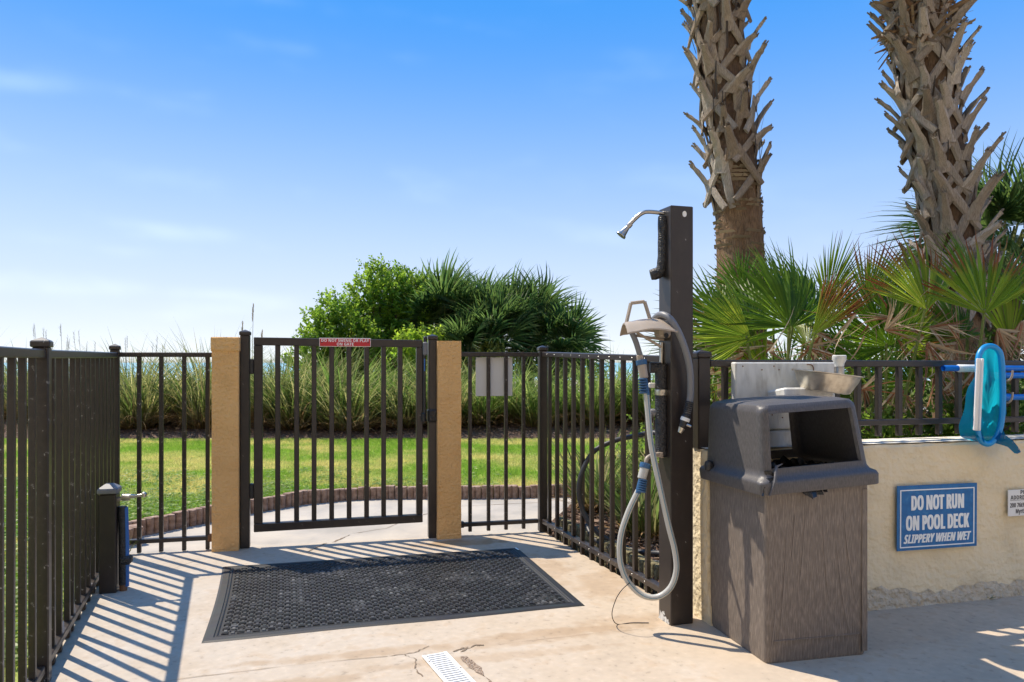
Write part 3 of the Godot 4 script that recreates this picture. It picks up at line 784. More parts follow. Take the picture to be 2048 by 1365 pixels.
# ---------------------------------------------------------------- deck objects
func floor_mat() -> void:
	var o := thing("rubber_mat", "black woven rubber mat lying on the deck before the gate", "mat")
	var FL := V(-1.836, 0, 4.756); var FR := V(0.038, 0, 5.242); var NR := V(0.389, 0, 3.996); var NL := V(-1.436, 0, 3.47)
	var at := func(u: float, v: float, y: float) -> Vector3:      # u left to right, v near to far
		var p := NL.lerp(NR, u).lerp(FL.lerp(FR, u), v)
		var bow := 0.012 * sin(PI * v) * (1.0 - u)
		return Vector3(p.x + bow + sin(u * 9.0) * 0.002, y, p.z + sin(u * 11.0 + 1.0) * 0.006 * (1.0 - v))
	var b := mb()
	b.col = Color(0.030, 0.031, 0.033)
	var n := 24
	# border: bevelled frame
	var prof := [Vector2(0.0, 0.001), Vector2(0.012, 0.006), Vector2(0.045, 0.008), Vector2(0.05, 0.004), Vector2(0.055, 0.004), Vector2(0.06, 0.008), Vector2(0.066, 0.004)]
	for s in 4:
		for i in n:
			for k in prof.size() - 1:
				var q := []
				for e in [[i, k], [i + 1, k], [i + 1, k + 1], [i, k + 1]]:
					var t := float(e[0]) / n
					var pr: Vector2 = prof[e[1]]
					var iu: float = pr.x / 1.9; var iv: float = pr.x / 1.35
					var uu := 0.0; var vv := 0.0
					match s:
						0: uu = lerpf(iu, 1.0 - iu, t); vv = iv
						1: uu = 1.0 - iu; vv = lerpf(iv, 1.0 - iv, t)
						2: uu = lerpf(1.0 - iu, iu, t); vv = 1.0 - iv
						3: uu = iu; vv = lerpf(1.0 - iv, iv, t)
					q.append(at.call(uu, vv, pr.y))
				b.col = Color(0.014, 0.0145, 0.0155) * rf(0.8, 1.25)
				b.quad(q[0], q[1], q[2], q[3])
	part("border", b, M.rubber, o)
	b = mb()
	b.col = Color(0.014, 0.014, 0.015)
	b.quad(at.call(0.03, 0.045, 0.0035), at.call(0.97, 0.045, 0.0035), at.call(0.97, 0.955, 0.0035), at.call(0.03, 0.955, 0.0035))
	part("backing", b, M.rubber, o)
	# the woven relief: pairs of bars and cross lugs
	b = mb()
	var nz := FastNoiseLite.new(); nz.seed = 81; nz.frequency = 2.2; nz.fractal_octaves = 4
	var nu := 50; var nv := 38
	for i in nu:
		for j in nv:
			var u := 0.04 + (i + 0.5) * 0.92 / nu
			var v := 0.055 + (j + 0.5) * 0.89 / nv
			var p: Vector3 = at.call(u, v, 0.0)
			var dust := nz.get_noise_2d(p.x * 1.2, p.z * 1.2) * 0.8 + nz.get_noise_2d(p.x * 6.0, p.z * 6.0) * 0.7
			var du: float = 0.92 / nu; var dv: float = 0.89 / nv
			for e in ([[0.0, 0.26, 0.98, 0.2], [0.0, -0.26, 0.98, 0.2]] if (i + j) % 2 == 0 else [[0.0, 0.0, 0.46, 0.94]]):
				var hu: float = e[2] * du / 2; var hv: float = e[3] * dv / 2
				var uc: float = u + e[0] * du; var vc: float = v + e[1] * dv
				var w := clampf(dust * 1.3 + 0.05 + rf(-0.2, 0.2), 0.0, 1.0)
				var c := Color(0.022, 0.023, 0.025).lerp(Color(0.34, 0.34, 0.34), pow(w, 1.4) * (0.30 if (i + j) % 2 else 0.42))
				c *= rf(0.8, 1.25)
				b.col = c
				var t := 0.009 + rf(-0.001, 0.001)
				var lo := []; var hi := []
				for q in [[-1, -1], [1, -1], [1, 1], [-1, 1]]:
					lo.append(at.call(uc + q[0] * hu, vc + q[1] * hv, 0.0036))
					hi.append(at.call(uc + q[0] * hu * 0.86, vc + q[1] * hv * 0.72, t))
				b.quad(hi[0], hi[1], hi[2], hi[3])
				for k in 4: b.quad(lo[k], lo[(k + 1) % 4], hi[(k + 1) % 4], hi[k])
	var w := part("woven_ribs", b, M.rubber, o)
	w.set_meta("kind", "stuff")
	part("care_tag", box1(Vector3(0.06, 0.002, 0.012), 0.0005), M.letter, o, Transform3D(Basis(Vector3.UP, -1.2), V(0.035, 0.0115, 5.18)))

func grate() -> void:
	var o := thing("drain_grate", "white slotted plastic drain cover set in the deck, lower edge cut off", "drain", V(-0.345, 0, 3.325), 0.2)
	# local x across, +z towards the viewer
	var w := 0.115; var ln := 0.62
	var turn := Transform3D(Basis(Vector3.UP, 0.23), Vector3.ZERO)
	var b := mb(); b.box(Vector3(0, 0.002, ln / 2), Vector3(w - 0.004, 0.004, ln - 0.004), 0.001)
	part("trough", b, M.black, o, turn)
	for s in [-1, 1]:
		b = mb(); b.box(Vector3(s * (w / 2 - 0.008), 0.006, ln / 2), Vector3(0.017, 0.008, ln), 0.002)
		part("side_rail", b, M.white, o, turn)
	var bar := box1(Vector3(w - 0.034, 0.007, 0.0118), 0.0015)
	for i in 28:
		part("slat", bar, M.white, o, turn * Transform3D(Basis.IDENTITY, Vector3(0, 0.006, 0.010 + i * 0.0213)))
	for s in [-1, 1]:
		part("screw", box1(Vector3(0.008, 0.003, 0.008), 0.001), M.crack, o, turn * Transform3D(Basis.IDENTITY, Vector3(s * 0.049, 0.0105, 0.08 + (s + 1) * 0.06)))

func spigot() -> void:
	var o := thing("spigot_post", "short dark post with a brass water tap beside the left fence", "post", V(-2.285, -0.026, 4.255), 0.25)
	part("post", box1(Vector3(0.088, 0.585, 0.088), 0.006), M.bronze, o, Transform3D(Basis.IDENTITY, Vector3(0, 0.29, 0)))
	var b := mb()
	b.box(Vector3(0, 0.6, 0), Vector3(0.106, 0.03, 0.106), 0.006)
	for k in 4:
		var bs := Basis(Vector3.UP, k * PI / 2)
		b.quad(bs * Vector3(-0.05, 0.615, 0.05), bs * Vector3(0.05, 0.615, 0.05), bs * Vector3(0.018, 0.638, 0.018), bs * Vector3(-0.018, 0.638, 0.018))
	b.quad(Vector3(-0.018, 0.638, 0.018), Vector3(0.018, 0.638, 0.018), Vector3(0.018, 0.638, -0.018), Vector3(-0.018, 0.638, -0.018))
	part("post_cap", b, M.hose_grey, o)
	b = tubed([Vector3(0.04, 0.545, 0.0), Vector3(0.10, 0.56, 0.0), Vector3(0.13, 0.56, 0)], 0.012, 10, 3)
	b.lathe([Vector2(0.02, -0.02), Vector2(0.02, 0.02)], 8, Vector3(0.085, 0.556, 0), Basis(Vector3.BACK, PI / 2))
	part("tap", b, M.steel, o)
	b = tubed([Vector3(0.13, 0.56, 0.0), Vector3(0.17, 0.565, 0.0)], 0.008, 8, 2)
	b.lathe([Vector2(0.001, -0.017), Vector2(0.014, -0.01), Vector2(0.016, 0.0), Vector2(0.014, 0.01), Vector2(0.001, 0.017)], 10, Vector3(0.18, 0.567, 0))
	part("tap_handle", b, M.steel, o)
	part("pipe_sleeve", tubed([Vector3(0.066, 0.505, 0.0), Vector3(0.07, 0.3, 0.0), Vector3(0.071, 0.06, 0.0)], 0.024, 10, 4), M.foam, o)
	part("blue_tape", tubed([Vector3(0.083, 0.50, 0.002), Vector3(0.089, 0.3, 0.003), Vector3(0.089, 0.05, 0.002)], 0.014, 8, 4), M.blue_tape, o)
	b = tubed([Vector3(0.071, 0.06, 0.0), Vector3(0.072, 0.0, 0.0)], 0.021, 10, 1)
	part("pipe", b, M.rust, o)
	b = mb(40); b.box(Vector3(0.085, 0.2, 0.0), Vector3(0.066, 0.05, 0.06), 0.012)
	part("pipe_collar", b, M.foam, o)
	var g := thing("weed", "tuft of pale grass growing at the corner behind the spigot post", "plant", V(-2.62, 0.0, 5.02))
	var gb := mb()
	blade_tuft(gb, 40, 0.05, 0.16, Color(0.25, 0.28, 0.08), Color(0.12, 0.2, 0.03))
	part("blades", gb, M.grass, g)

func blade_tuft(b: MB, n: int, spread: float, high: float, c0: Color, c1: Color) -> void:
	for i in n:
		var a := rf(0, TAU)
		var r := spread * sqrt(rng.randf())
		var p := Vector3(cos(a) * r, 0, sin(a) * r)
		var lean := rf(0.1, 0.9)
		var h := high * rf(0.5, 1.0)
		var d := Vector3(cos(a) * lean, 1, sin(a) * lean).normalized()
		var s := Vector3(-sin(a), 0, cos(a)) * 0.0035
		var m := p + d * h * 0.6
		var t := p + d * h + Vector3(cos(a), -0.6, sin(a)) * h * 0.2 * lean
		var c := c0.lerp(c1, rng.randf())
		b.quadc(p - s, p + s, m + s * 0.8, m - s * 0.8, c, c)
		b.tric(m - s * 0.8, m + s * 0.8, t, c, c, c)

# ---------------------------------------------------------------- shower
func shower() -> void:
	var at := V(0.8245, 0, 3.771)
	var turn := deg_to_rad(17.0)
	var o := thing("shower_post", "tall dark bronze square outdoor shower post with a pale disc standing for a sunlit hole near its top", "post", at, turn)
	part("post", box1(Vector3(0.125, 2.075, 0.125), 0.004), M.bronze, o, Transform3D(Basis.IDENTITY, Vector3(0, 1.0375, 0)))
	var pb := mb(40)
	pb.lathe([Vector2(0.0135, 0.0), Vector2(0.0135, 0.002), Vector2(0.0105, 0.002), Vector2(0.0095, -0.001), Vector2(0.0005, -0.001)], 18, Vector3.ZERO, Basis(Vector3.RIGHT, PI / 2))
	part("sunlit_hole_disc", pb, M.white, o, Transform3D(Basis.from_scale(Vector3(0.85, 1.1, 1)), Vector3(0.012, 2.035, 0.0633)))  # white disc stands in for the sunlit inside of a hole
	var g := Transform3D(Basis(Vector3.UP, turn), at).affine_inverse()     # world to the post's own axes
	var W := func(pts: Array) -> Array:
		var r := []
		for p in pts: r.append(g * p)
		return r
	# foot: worn paint
	var b := mb()
	for e in [[-0.03, 0.0, 0.030, 0.045], [0.005, 0.0, 0.022, 0.03], [0.03, 0.002, 0.016, 0.022], [-0.01, 0.035, 0.012, 0.016]]:
		for k in 9:
			var a0 := PI * k / 9.0; var a1 := PI * (k + 1) / 9.0
			var r0: float = 1.0 + 0.25 * sin(k * 2.3); var r1: float = 1.0 + 0.25 * sin((k + 1) * 2.3)
			b.tri(Vector3(-0.0634, e[1], e[0]), Vector3(-0.0634, e[1] + sin(a0) * e[3] * r0, e[0] + cos(a0) * e[2] * r0), Vector3(-0.0634, e[1] + sin(a1) * e[3] * r1, e[0] + cos(a1) * e[2] * r1))
	part("peeled_paint", b, M.panel, o)
	# shower arm and head: fixed to the post
	part("shower_arm", tubed(W.call([V(0.782, 2.047, 3.772), V(0.694, 2.057, 3.77), V(0.653, 2.049, 3.77), V(0.613, 2.016, 3.77), V(0.590, 1.989, 3.77)]), 0.0105, 12), M.chrome, o)
	b = mb(50)
	var d := (V(0.560, 1.953, 3.77) - V(0.590, 1.989, 3.77)).normalized()
	var q := Quaternion(Vector3.UP, d)
	b.lathe([Vector2(0.009, -0.012), Vector2(0.014, -0.01), Vector2(0.014, 0.008), Vector2(0.011, 0.011), Vector2(0.013, 0.02), Vector2(0.020, 0.052), Vector2(0.027, 0.062), Vector2(0.027, 0.068), Vector2(0.022, 0.069), Vector2(0.001, 0.066)], 18, g * V(0.590, 1.989, 3.77), Basis(Quaternion(Vector3.UP, g.basis * d)))
	part("shower_head", b, M.chrome, o)
	b = mb(); b.box(g * V(0.784, 2.046, 3.775), Vector3(0.012, 0.03, 0.05), 0.004)
	part("flange", b, M.steel, o)
	# insulated supply pipes
	part("pipe_sleeve", tubed(W.call([V(0.757, 2.032, 3.76), V(0.757, 1.9, 3.76), V(0.752, 1.785, 3.76), V(0.738, 1.752, 3.765), V(0.697, 1.739, 3.77)]), [0.024, 0.025, 0.026, 0.026, 0.025, 0.025, 0.026, 0.025, 0.025, 0.024, 0.025, 0.026, 0.025, 0.026, 0.027, 0.028, 0.027, 0.028, 0.029, 0.030, 0.029, 0.03, 0.028, 0.027, 0.026], 12), M.foam, o)
	part("pipe_sleeve", tubed(W.call([V(0.746, 1.29, 3.75), V(0.747, 1.15, 3.75), V(0.747, 0.98, 3.75), V(0.747, 0.829, 3.75)]), 0.031, 14), M.foam, o)
	part("pipe_sleeve", tubed(W.call([V(0.745, 1.272, 3.75), V(0.712, 1.274, 3.75), V(0.690, 1.274, 3.75)]), 0.028, 12, 2), M.foam, o)
	part("pipe_elbow", tubed(W.call([V(0.72, 1.045, 3.76), V(0.70, 1.05, 3.76), V(0.69, 1.03, 3.76)]), 0.018, 10, 3), M.hose_grey, o)
	for s in 3:
		var yy: float = [1.15, 1.085, 0.93][s]
		b = mb(40); b.lathe([Vector2(0.0325, -0.014), Vector2(0.0335, -0.01), Vector2(0.0335, 0.01), Vector2(0.0325, 0.014)] if s == 0 else [Vector2(0.0315, -0.003), Vector2(0.0325, 0), Vector2(0.0315, 0.003)], 16, g * V(0.747, yy, 3.75))
		part("pipe_clamp" if s == 0 else "tape_wrap", b, M.steel if s == 0 else M.black, o)
	b = mb(); b.box(g * V(0.785, 1.15, 3.735), Vector3(0.05, 0.026, 0.006), 0.002)
	part("clamp_strap", b, M.steel, o)
	b = mb(); b.box(g * V(0.700, 1.185, 3.75), Vector3(0.035, 0.026, 0.02), 0.005)
	part("pipe_clip", b, M.panel, o)
	part("pipe", tubed(W.call([V(0.752, 1.29, 3.77), V(0.754, 1.40, 3.775)]), 0.011, 8, 1), M.steel, o)
	# brass tap at the bottom of the lower pipe
	b = tubed(W.call([V(0.752, 0.83, 3.75), V(0.735, 0.843, 3.72), V(0.69, 0.842, 3.69), V(0.662, 0.83, 3.67), V(0.656, 0.81, 3.665)]), 0.0105, 10, 4)
	b.lathe([Vector2(0.016, -0.012), Vector2(0.016, 0.012)], 8, g * V(0.735, 0.842, 3.72))
	part("brass_tap", b, M.beige, o)
	# hose hanger: saddle, lip, loop and bracket
	var h := thing("hose_hanger", "beige plastic hose hanger with looped back fixed to the shower post", "hose hanger", at, turn)
	b = mb(45)
	var rows := []
	for i in 13:
		var u := i / 12.0
		var row := []
		for k in 9:
			var s := k / 8.0
			var wx := lerpf(0.548, 0.800, u)
			var dd := lerpf(3.60, 3.86, s) - 0.05 * (1.0 - u) + 0.02 * u
			var yy := 1.505 - 0.042 * pow(absf(s - 0.5) * 2.0, 2.0) * 1.3 + 0.02 * sin(u * PI) - 0.015 * (1.0 - u)
			if u < 0.12: yy += 0.004
			row.append(g * V(wx, yy, dd))
		rows.append(row)
	for i in 12:
		for k in 8:
			b.quad(rows[i][k], rows[i][k + 1], rows[i + 1][k + 1], rows[i + 1][k])
			var dn := Vector3(0, -0.007, 0)
			b.quad(rows[i][k] + dn, rows[i + 1][k] + dn, rows[i + 1][k + 1] + dn, rows[i][k + 1] + dn)
		for k in [0, 8]:
			b.quad(rows[i][k], rows[i + 1][k], rows[i + 1][k] + Vector3(0, -0.007, 0), rows[i][k] + Vector3(0, -0.007, 0))
	for i in [0, 12]:
		for k in 8: b.quad(rows[i][k], rows[i][k + 1], rows[i][k + 1] + Vector3(0, -0.007, 0), rows[i][k] + Vector3(0, -0.007, 0))
	part("saddle", b, M.beige, h)
	b = mb()
	var lp: Array = W.call([V(0.563, 1.492, 3.70), V(0.586, 1.592, 3.70), V(0.653, 1.600, 3.70), V(0.684, 1.500, 3.70)])
	for i in 3: b.strap([lp[i], lp[i + 1]], [0.018, 0.018], 0.012, [Vector3(0, 0, 1)])
	part("loop", b, M.beige, h)
	b = mb()
	for pr in [[V(0.575, 1.462, 3.66), V(0.735, 1.372, 3.70)], [V(0.60, 1.43, 3.70), V(0.76, 1.41, 3.76)], [V(0.555, 1.468, 3.64), V(0.575, 1.45, 3.62)]]:
		var pp: Array = W.call(pr)
		b.strap([pp[0], pp[1]], [0.014, 0.014], 0.01, [Vector3(0, 1, 0.3)])
	part("brace", b, M.beige, h)
	b = mb(); b.box(g * V(0.765, 1.455, 3.73), Vector3(0.10, 0.065, 0.075), 0.012)
	part("bracket", b, M.beige, h)
	b = mb(30); b.lathe([Vector2(0.012, 0.0), Vector2(0.012, 0.006)], 10, g * V(0.757, 1.432, 3.685), Basis(Vector3.RIGHT, PI / 2))
	part("screw", b, M.black, h)
	# dark grey hose over the hanger with nozzle
	var k := thing("spray_hose", "dark grey hose hung over the hanger, silver tipped nozzle pointing down", "hose")
	part("hose", tubed([V(0.735, 1.498, 3.90), V(0.722, 1.520, 3.80), V(0.738, 1.536, 3.70), V(0.775, 1.505, 3.645), V(0.825, 1.409, 3.64), V(0.864, 1.288, 3.655), V(0.874, 1.167, 3.665), V(0.866, 1.09, 3.665), V(0.855, 1.05, 3.66)], 0.0165, 12, 8), M.hose_grey, k)
	b = mb(40)
	for i in 7:
		var t := i / 7.0
		var p := V(0.868, 1.105, 3.665).lerp(V(0.850, 1.040, 3.66), t)
		b.lathe([Vector2(0.015, -0.004), Vector2(0.0215 - t * 0.003, -0.002), Vector2(0.0215 - t * 0.003, 0.002), Vector2(0.015, 0.004)], 14, p, Basis(Vector3.BACK, -0.26))
	part("strain_relief", b, M.black, k)
	part("grip", tubed([V(0.853, 1.045, 3.66), V(0.842, 1.010, 3.66), V(0.832, 0.983, 3.66)], [0.019, 0.022, 0.022, 0.022, 0.022, 0.022, 0.021, 0.02, 0.019, 0.018, 0.018, 0.017, 0.016], 14), M.black, k)
	b = mb(40); b.lathe([Vector2(0.0225, -0.009), Vector2(0.0235, -0.006), Vector2(0.0235, 0.006), Vector2(0.0225, 0.009)], 16, V(0.846, 1.022, 3.66), Basis(Vector3.BACK, -0.35))
	part("collar", b, M.white, k)
	b = mb(40); b.lathe([Vector2(0.017, 0.0), Vector2(0.014, -0.012), Vector2(0.011, -0.026), Vector2(0.006, -0.028)], 14, V(0.830, 0.980, 3.66), Basis(Vector3.BACK, -0.45))
	part("tip", b, M.steel, k)
	b = mb(); b.box(V(0.860, 0.992, 3.648), Vector3(0.03, 0.012, 0.012), 0.004, Basis(Vector3.BACK, -0.4))
	part("lever", b, M.chrome, k)
	# clear braided hose
	k = thing("braided_hose", "clear braided hose with blue couplings hanging in a long loop by the post", "hose")
	part("inlet_tube", tubed([V(0.581, 1.454, 3.66), V(0.603, 1.405, 3.66), V(0.622, 1.345, 3.66), V(0.628, 1.325, 3.66)], 0.014, 12), M.hose_grey, k)
	b = mb(40); b.lathe([Vector2(0.018, 0.0), Vector2(0.018, 0.022), Vector2(0.014, 0.024)], 8, V(0.627, 1.312, 3.66), Basis(Vector3.BACK, 0.15))
	part("brass_nut", b, M.beige, k)
	for s in 2:
		var p: Vector3 = [V(0.632, 1.300, 3.66), V(0.651, 0.795, 3.665)][s]
		var e: Vector3 = [V(0.655, 1.150, 3.645), V(0.615, 0.672, 3.645)][s]
		var ax := (e - p).normalized()
		var bs := Basis(Quaternion(Vector3.UP, ax))
		var l := p.distance_to(e)
		b = mb(40); b.lathe([Vector2(0.022, -0.012), Vector2(0.027, -0.010), Vector2(0.027, 0.012), Vector2(0.022, 0.014)], 18, p, bs)
		part("blue_coupling", b, M.blue_fit, k)
		b = mb(40); b.lathe([Vector2(0.023, 0.013), Vector2(0.0215, l * 0.5), Vector2(0.018, l * 0.52)], 16, p, bs)
		part("coupling_body", b, M.beige if s == 0 else M.hose_clear, k)
		b = mb(40)
		for i in 6:
			var y := l * (0.52 + i * 0.085)
			b.lathe([Vector2(0.016, y), Vector2(0.022, y + 0.003), Vector2(0.021, y + 0.008), Vector2(0.015, y + 0.010)], 14, p, bs * Basis(Vector3.RIGHT, 0.12))
		b.lathe([Vector2(0.0155, l * 0.5), Vector2(0.0145, l + 0.01)], 12, p, bs)
		part("strain_relief", b, M.blue_fit, k)
	var loop := [V(0.653, 1.150, 3.645), V(0.662, 1.045, 3.64), V(0.675, 0.90, 3.63), V(0.713, 0.705, 3.62), V(0.757, 0.511, 3.62), V(0.787, 0.39, 3.62), V(0.794, 0.293, 3.62), V(0.767, 0.208, 3.63), V(0.706, 0.160, 3.64), V(0.633, 0.167, 3.65), V(0.565, 0.232, 3.66), V(0.529, 0.329, 3.66), V(0.531, 0.451, 3.66), V(0.568, 0.572, 3.655), V(0.615, 0.675, 3.648)]
	part("hose", tubed(loop, 0.0145, 14, 8), M.hose_clear, k)
	var st := []
	for p in loop: st.append(p + Vector3(0.004, 0.0, 0.0128))
	part("stripe", tubed(st, 0.0028, 6, 8), M.stripe, k)
	# thin dangling cable
	k = thing("thin_cable", "thin black cable hanging from the hose loop onto the deck", "cable")
	part("cable", tubed([V(0.571, 0.227, 3.643), V(0.53, 0.20, 3.62), V(0.500, 0.15, 3.62), V(0.487, 0.07, 3.65), V(0.520, 0.004, 3.71), V(0.592, 0.004, 3.728), V(0.68, 0.004, 3.728)], 0.0022, 6, 8), M.black, k)
	# black irrigation hose coil in the bed
	k = thing("coiled_hose", "thick black hose in a wide loop behind the right fence", "hose")
	part("hose", tubed([V(1.0, 0.80, 4.6), V(0.886, 0.861, 4.65), V(0.80, 0.83, 4.8), V(0.687, 0.777, 5.0), V(0.553, 0.70, 5.05), V(0.475, 0.567, 5.05), V(0.450, 0.433, 5.05), V(0.485, 0.283, 5.05), V(0.570, 0.165, 5.0), V(0.700, 0.10, 4.95), V(0.80, 0.09, 4.8), V(0.93, 0.12, 4.62), V(1.05, 0.10, 4.6)], 0.0165, 10, 8), M.hose_black, k)
	part("hose", tubed([V(0.52, 0.16, 5.25), V(0.56, 0.10, 5.1), V(0.66, 0.085, 4.85), V(0.80, 0.085, 4.6), V(0.95, 0.085, 4.5)], 0.0165, 10, 8), M.hose_black, k)

# ---------------------------------------------------------------- litter bin
func bin() -> void:
	var o := thing("litter_bin", "brown grey plastic litter bin with open hooded lid cracked at its corner", "litter bin", V(1.28, 0, 3.522), deg_to_rad(12.9))
	var ring := func(hx: float, y: float, r: float, of := 0.62, off := Vector2.ZERO) -> Array:
		var out := []
		for s in 4:
			var bs := Basis(Vector3.UP, s * PI / 2)
			for u in [-(hx - r), -(hx - r) * of, (hx - r) * of, hx - r]:
				out.append(bs * Vector3(u, 0, hx) + Vector3(off.x, y, off.y))
			for k in [1, 2, 3]:
				var a: float = PI / 2 * k / 4.0
				out.append(bs * Vector3(hx - r + sin(a) * r, 0, hx - r + cos(a) * r) + Vector3(off.x, y, off.y))
		return out
	var b := mb(35)
	var rings := []
	for e in [[0.236, 0.004], [0.245, 0.0], [0.249, 0.015], [0.250, 0.095], [0.252, 0.10], [0.2545, 0.4], [0.257, 0.77]]:
		rings.append(ring.call(e[0], e[1], 0.022))
	b.loft(rings, true)
	part("body", b, M.bin, o)
	# right-hand corner strip moulded on the front face
	b = mb(); b.box(Vector3(0.232, 0.38, 0.2565), Vector3(0.028, 0.72, 0.006), 0.002)
	part("corner_strip", b, M.bin, o)
	var scuff := mat(Color(0.235, 0.195, 0.165), 0.6)
	for e in [[-0.20, -0.24, 0.03, 0.30], [-0.15, -0.20, 0.06, 0.62], [-0.06, -0.10, 0.30, 0.70], [0.02, 0.06, 0.25, 0.66], [0.08, 0.17, 0.10, 0.60], [0.12, 0.205, 0.22, 0.70], [-0.11, -0.14, 0.40, 0.70]]:
		b = mb()
		var last := Vector3.ZERO
		for k in 15:
			var t := k / 14.0
			var p := Vector3(lerpf(e[1], e[0], pow(t, 0.6)), lerpf(e[2], e[3], t), 0.2555 + 0.0045 * lerpf(e[2], e[3], t))
			var w := 0.0016 * sin(t * PI) + 0.0003
			if k > 0: b.quad(last + Vector3(-w, 0, 0), last + Vector3(w, 0, 0), p + Vector3(w, 0, 0), p + Vector3(-w, 0, 0))
			last = p
		part("scuff_mark", b, scuff, o)
	b = mb(); b.box(Vector3(0.0, 0.098, 0.2535), Vector3(0.43, 0.005, 0.004), 0.001)
	part("base_seam", b, M.bin, o)
	# hooded lid, leaning slightly back to the left
	var lid := Transform3D(Basis(Vector3.BACK, deg_to_rad(3.2)) * Basis(Vector3.RIGHT, deg_to_rad(-0.8)), Vector3(0.0, 0.745, 0))
	var prof := [[0.292, 0.0], [0.294, 0.004], [0.296, 0.045], [0.290, 0.058], [0.272, 0.068], [0.264, 0.085], [0.262, 0.105], [0.243, 0.340], [0.239, 0.36], [0.228, 0.376], [0.19, 0.386], [0.1, 0.394]]
	var skip := {}
	for i in prof.size():
		if prof[i][1] >= 0.105 and prof[i][1] < 0.340:
			skip[Vector2i(i, 1)] = true; skip[Vector2i(i, 15)] = true
	b = mb(38); b.xf = lid
	rings = []
	var inner := []
	for e in prof:
		var f: float = 0.98
		rings.append(ring.call(e[0], e[1], minf(0.035, e[0] * 0.4), f, Vector2(-0.02 * e[1], 0.0)))
		inner.append(ring.call(e[0] - 0.013, e[1] if e[1] < 0.345 else e[1] - 0.013, minf(0.03, e[0] * 0.35), f, Vector2(-0.02 * e[1], 0.0)))
	b.loft(rings, false, skip)
	b.cap(rings[-1], false)
	inner.reverse()
	var sk := {}
	for key in skip: sk[Vector2i(prof.size() - 2 - key.x, key.y)] = true
	b.loft(inner, false, sk)
	b.cap(inner[0], true)
	inner.reverse()
	b.loft([inner[0], rings[0]], false)
	for c in [1, 15]:                        # the reveals of the openings, front and back
		var lo := 6; var hi := 7
		b.quad(rings[lo][c], inner[lo][c], inner[lo][c + 1], rings[lo][c + 1])
		b.quad(rings[hi][c + 1], inner[hi][c + 1], inner[hi][c], rings[hi][c])
		b.quad(rings[lo][c], rings[hi][c], inner[hi][c], inner[lo][c])
		b.quad(inner[lo][c + 1], inner[hi][c + 1], rings[hi][c + 1], rings[lo][c + 1])
	part("lid", b, M.lid, o)
	# torn corner of the lid, the black bag showing through
	b = mb(); b.xf = lid
	var pts := [Vector2(0.0, 0.10), Vector2(0.014, 0.075), Vector2(0.008, 0.055), Vector2(-0.012, 0.03), Vector2(-0.02, 0.0)]
	for i in pts.size() - 1:
		var w0 := 0.008 + 0.012 * sin(i * 1.3 + 0.6); var w1 := 0.008 + 0.012 * sin((i + 1) * 1.3 + 0.6)
		var p := func(q: Vector2, s: float, z: float) -> Vector3:
			var rad := 0.287 if q.y < 0.06 else 0.262
			return Vector3(-rad + 0.018 + q.x + s, q.y, rad + z - 0.004 + (q.x + s) * 0.1)
		b.quad(p.call(pts[i], -w0, 0.001), p.call(pts[i], w0, 0.006), p.call(pts[i + 1], w1, 0.012), p.call(pts[i + 1], -w1, 0.001))
	part("tear", b, M.bag, o)
	b = mb(40); b.xf = lid
	b.strap([Vector3(-0.262, 0.0, 0.297), Vector3(-0.235, 0.055, 0.301), Vector3(-0.205, 0.115, 0.268), Vector3(-0.175, 0.124, 0.266)], [0.01, 0.016, 0.014, 0.004], 0.006, [Vector3(0, 0.2, 1)])
	part("torn_edge", b, M.lid, o)
	b = mb(40)
	b.lathe([Vector2(0.001, -0.03), Vector2(0.02, -0.022), Vector2(0.024, 0.0), Vector2(0.018, 0.02), Vector2(0.001, 0.026)], 10, Vector3(-0.292, 0.80, -0.18))
	part("hinge_knob", b, M.black, o)
	# crumpled black liner
	var l := thing("bin_liner", "crumpled black plastic bag lining the litter bin", "bag", V(1.28, 0, 3.522), deg_to_rad(12.9))
	b = mb(30)
	var nz := FastNoiseLite.new(); nz.seed = 91; nz.frequency = 14.0
	var n := 26
	var P := func(i: int, j: int) -> Vector3:
		var u := -0.235 + 0.47 * i / n; var v := -0.235 + 0.47 * j / n
		var e := maxf(absf(u), absf(v)) / 0.235
		return Vector3(u, 0.79 + 0.035 * nz.get_noise_2d(u, v) + 0.025 * absf(nz.get_noise_2d(u * 2.4 + 3.0, v * 2.4)) + 0.05 * pow(e, 6.0) - 0.03, v)
	for i in n:
		for j in n: b.quad(P.call(i, j), P.call(i, j + 1), P.call(i + 1, j + 1), P.call(i + 1, j))
	part("bag_top", b, M.bag, l)
	b = mb(30)
	for i in 5:
		var x := -0.10 + i * 0.026
		b.quad(Vector3(x, 0.752, 0.272), Vector3(x + 0.026, 0.752, 0.272), Vector3(x + 0.026, 0.712 + 0.012 * absf(i - 1.0) - 0.01 * i * 0.3, 0.280 + 0.01 * (i % 2)), Vector3(x, 0.715 + 0.012 * absf(i - 2.0), 0.280 + 0.01 * ((i + 1) % 2)))
	part("bag_corner", b, M.bag, l)

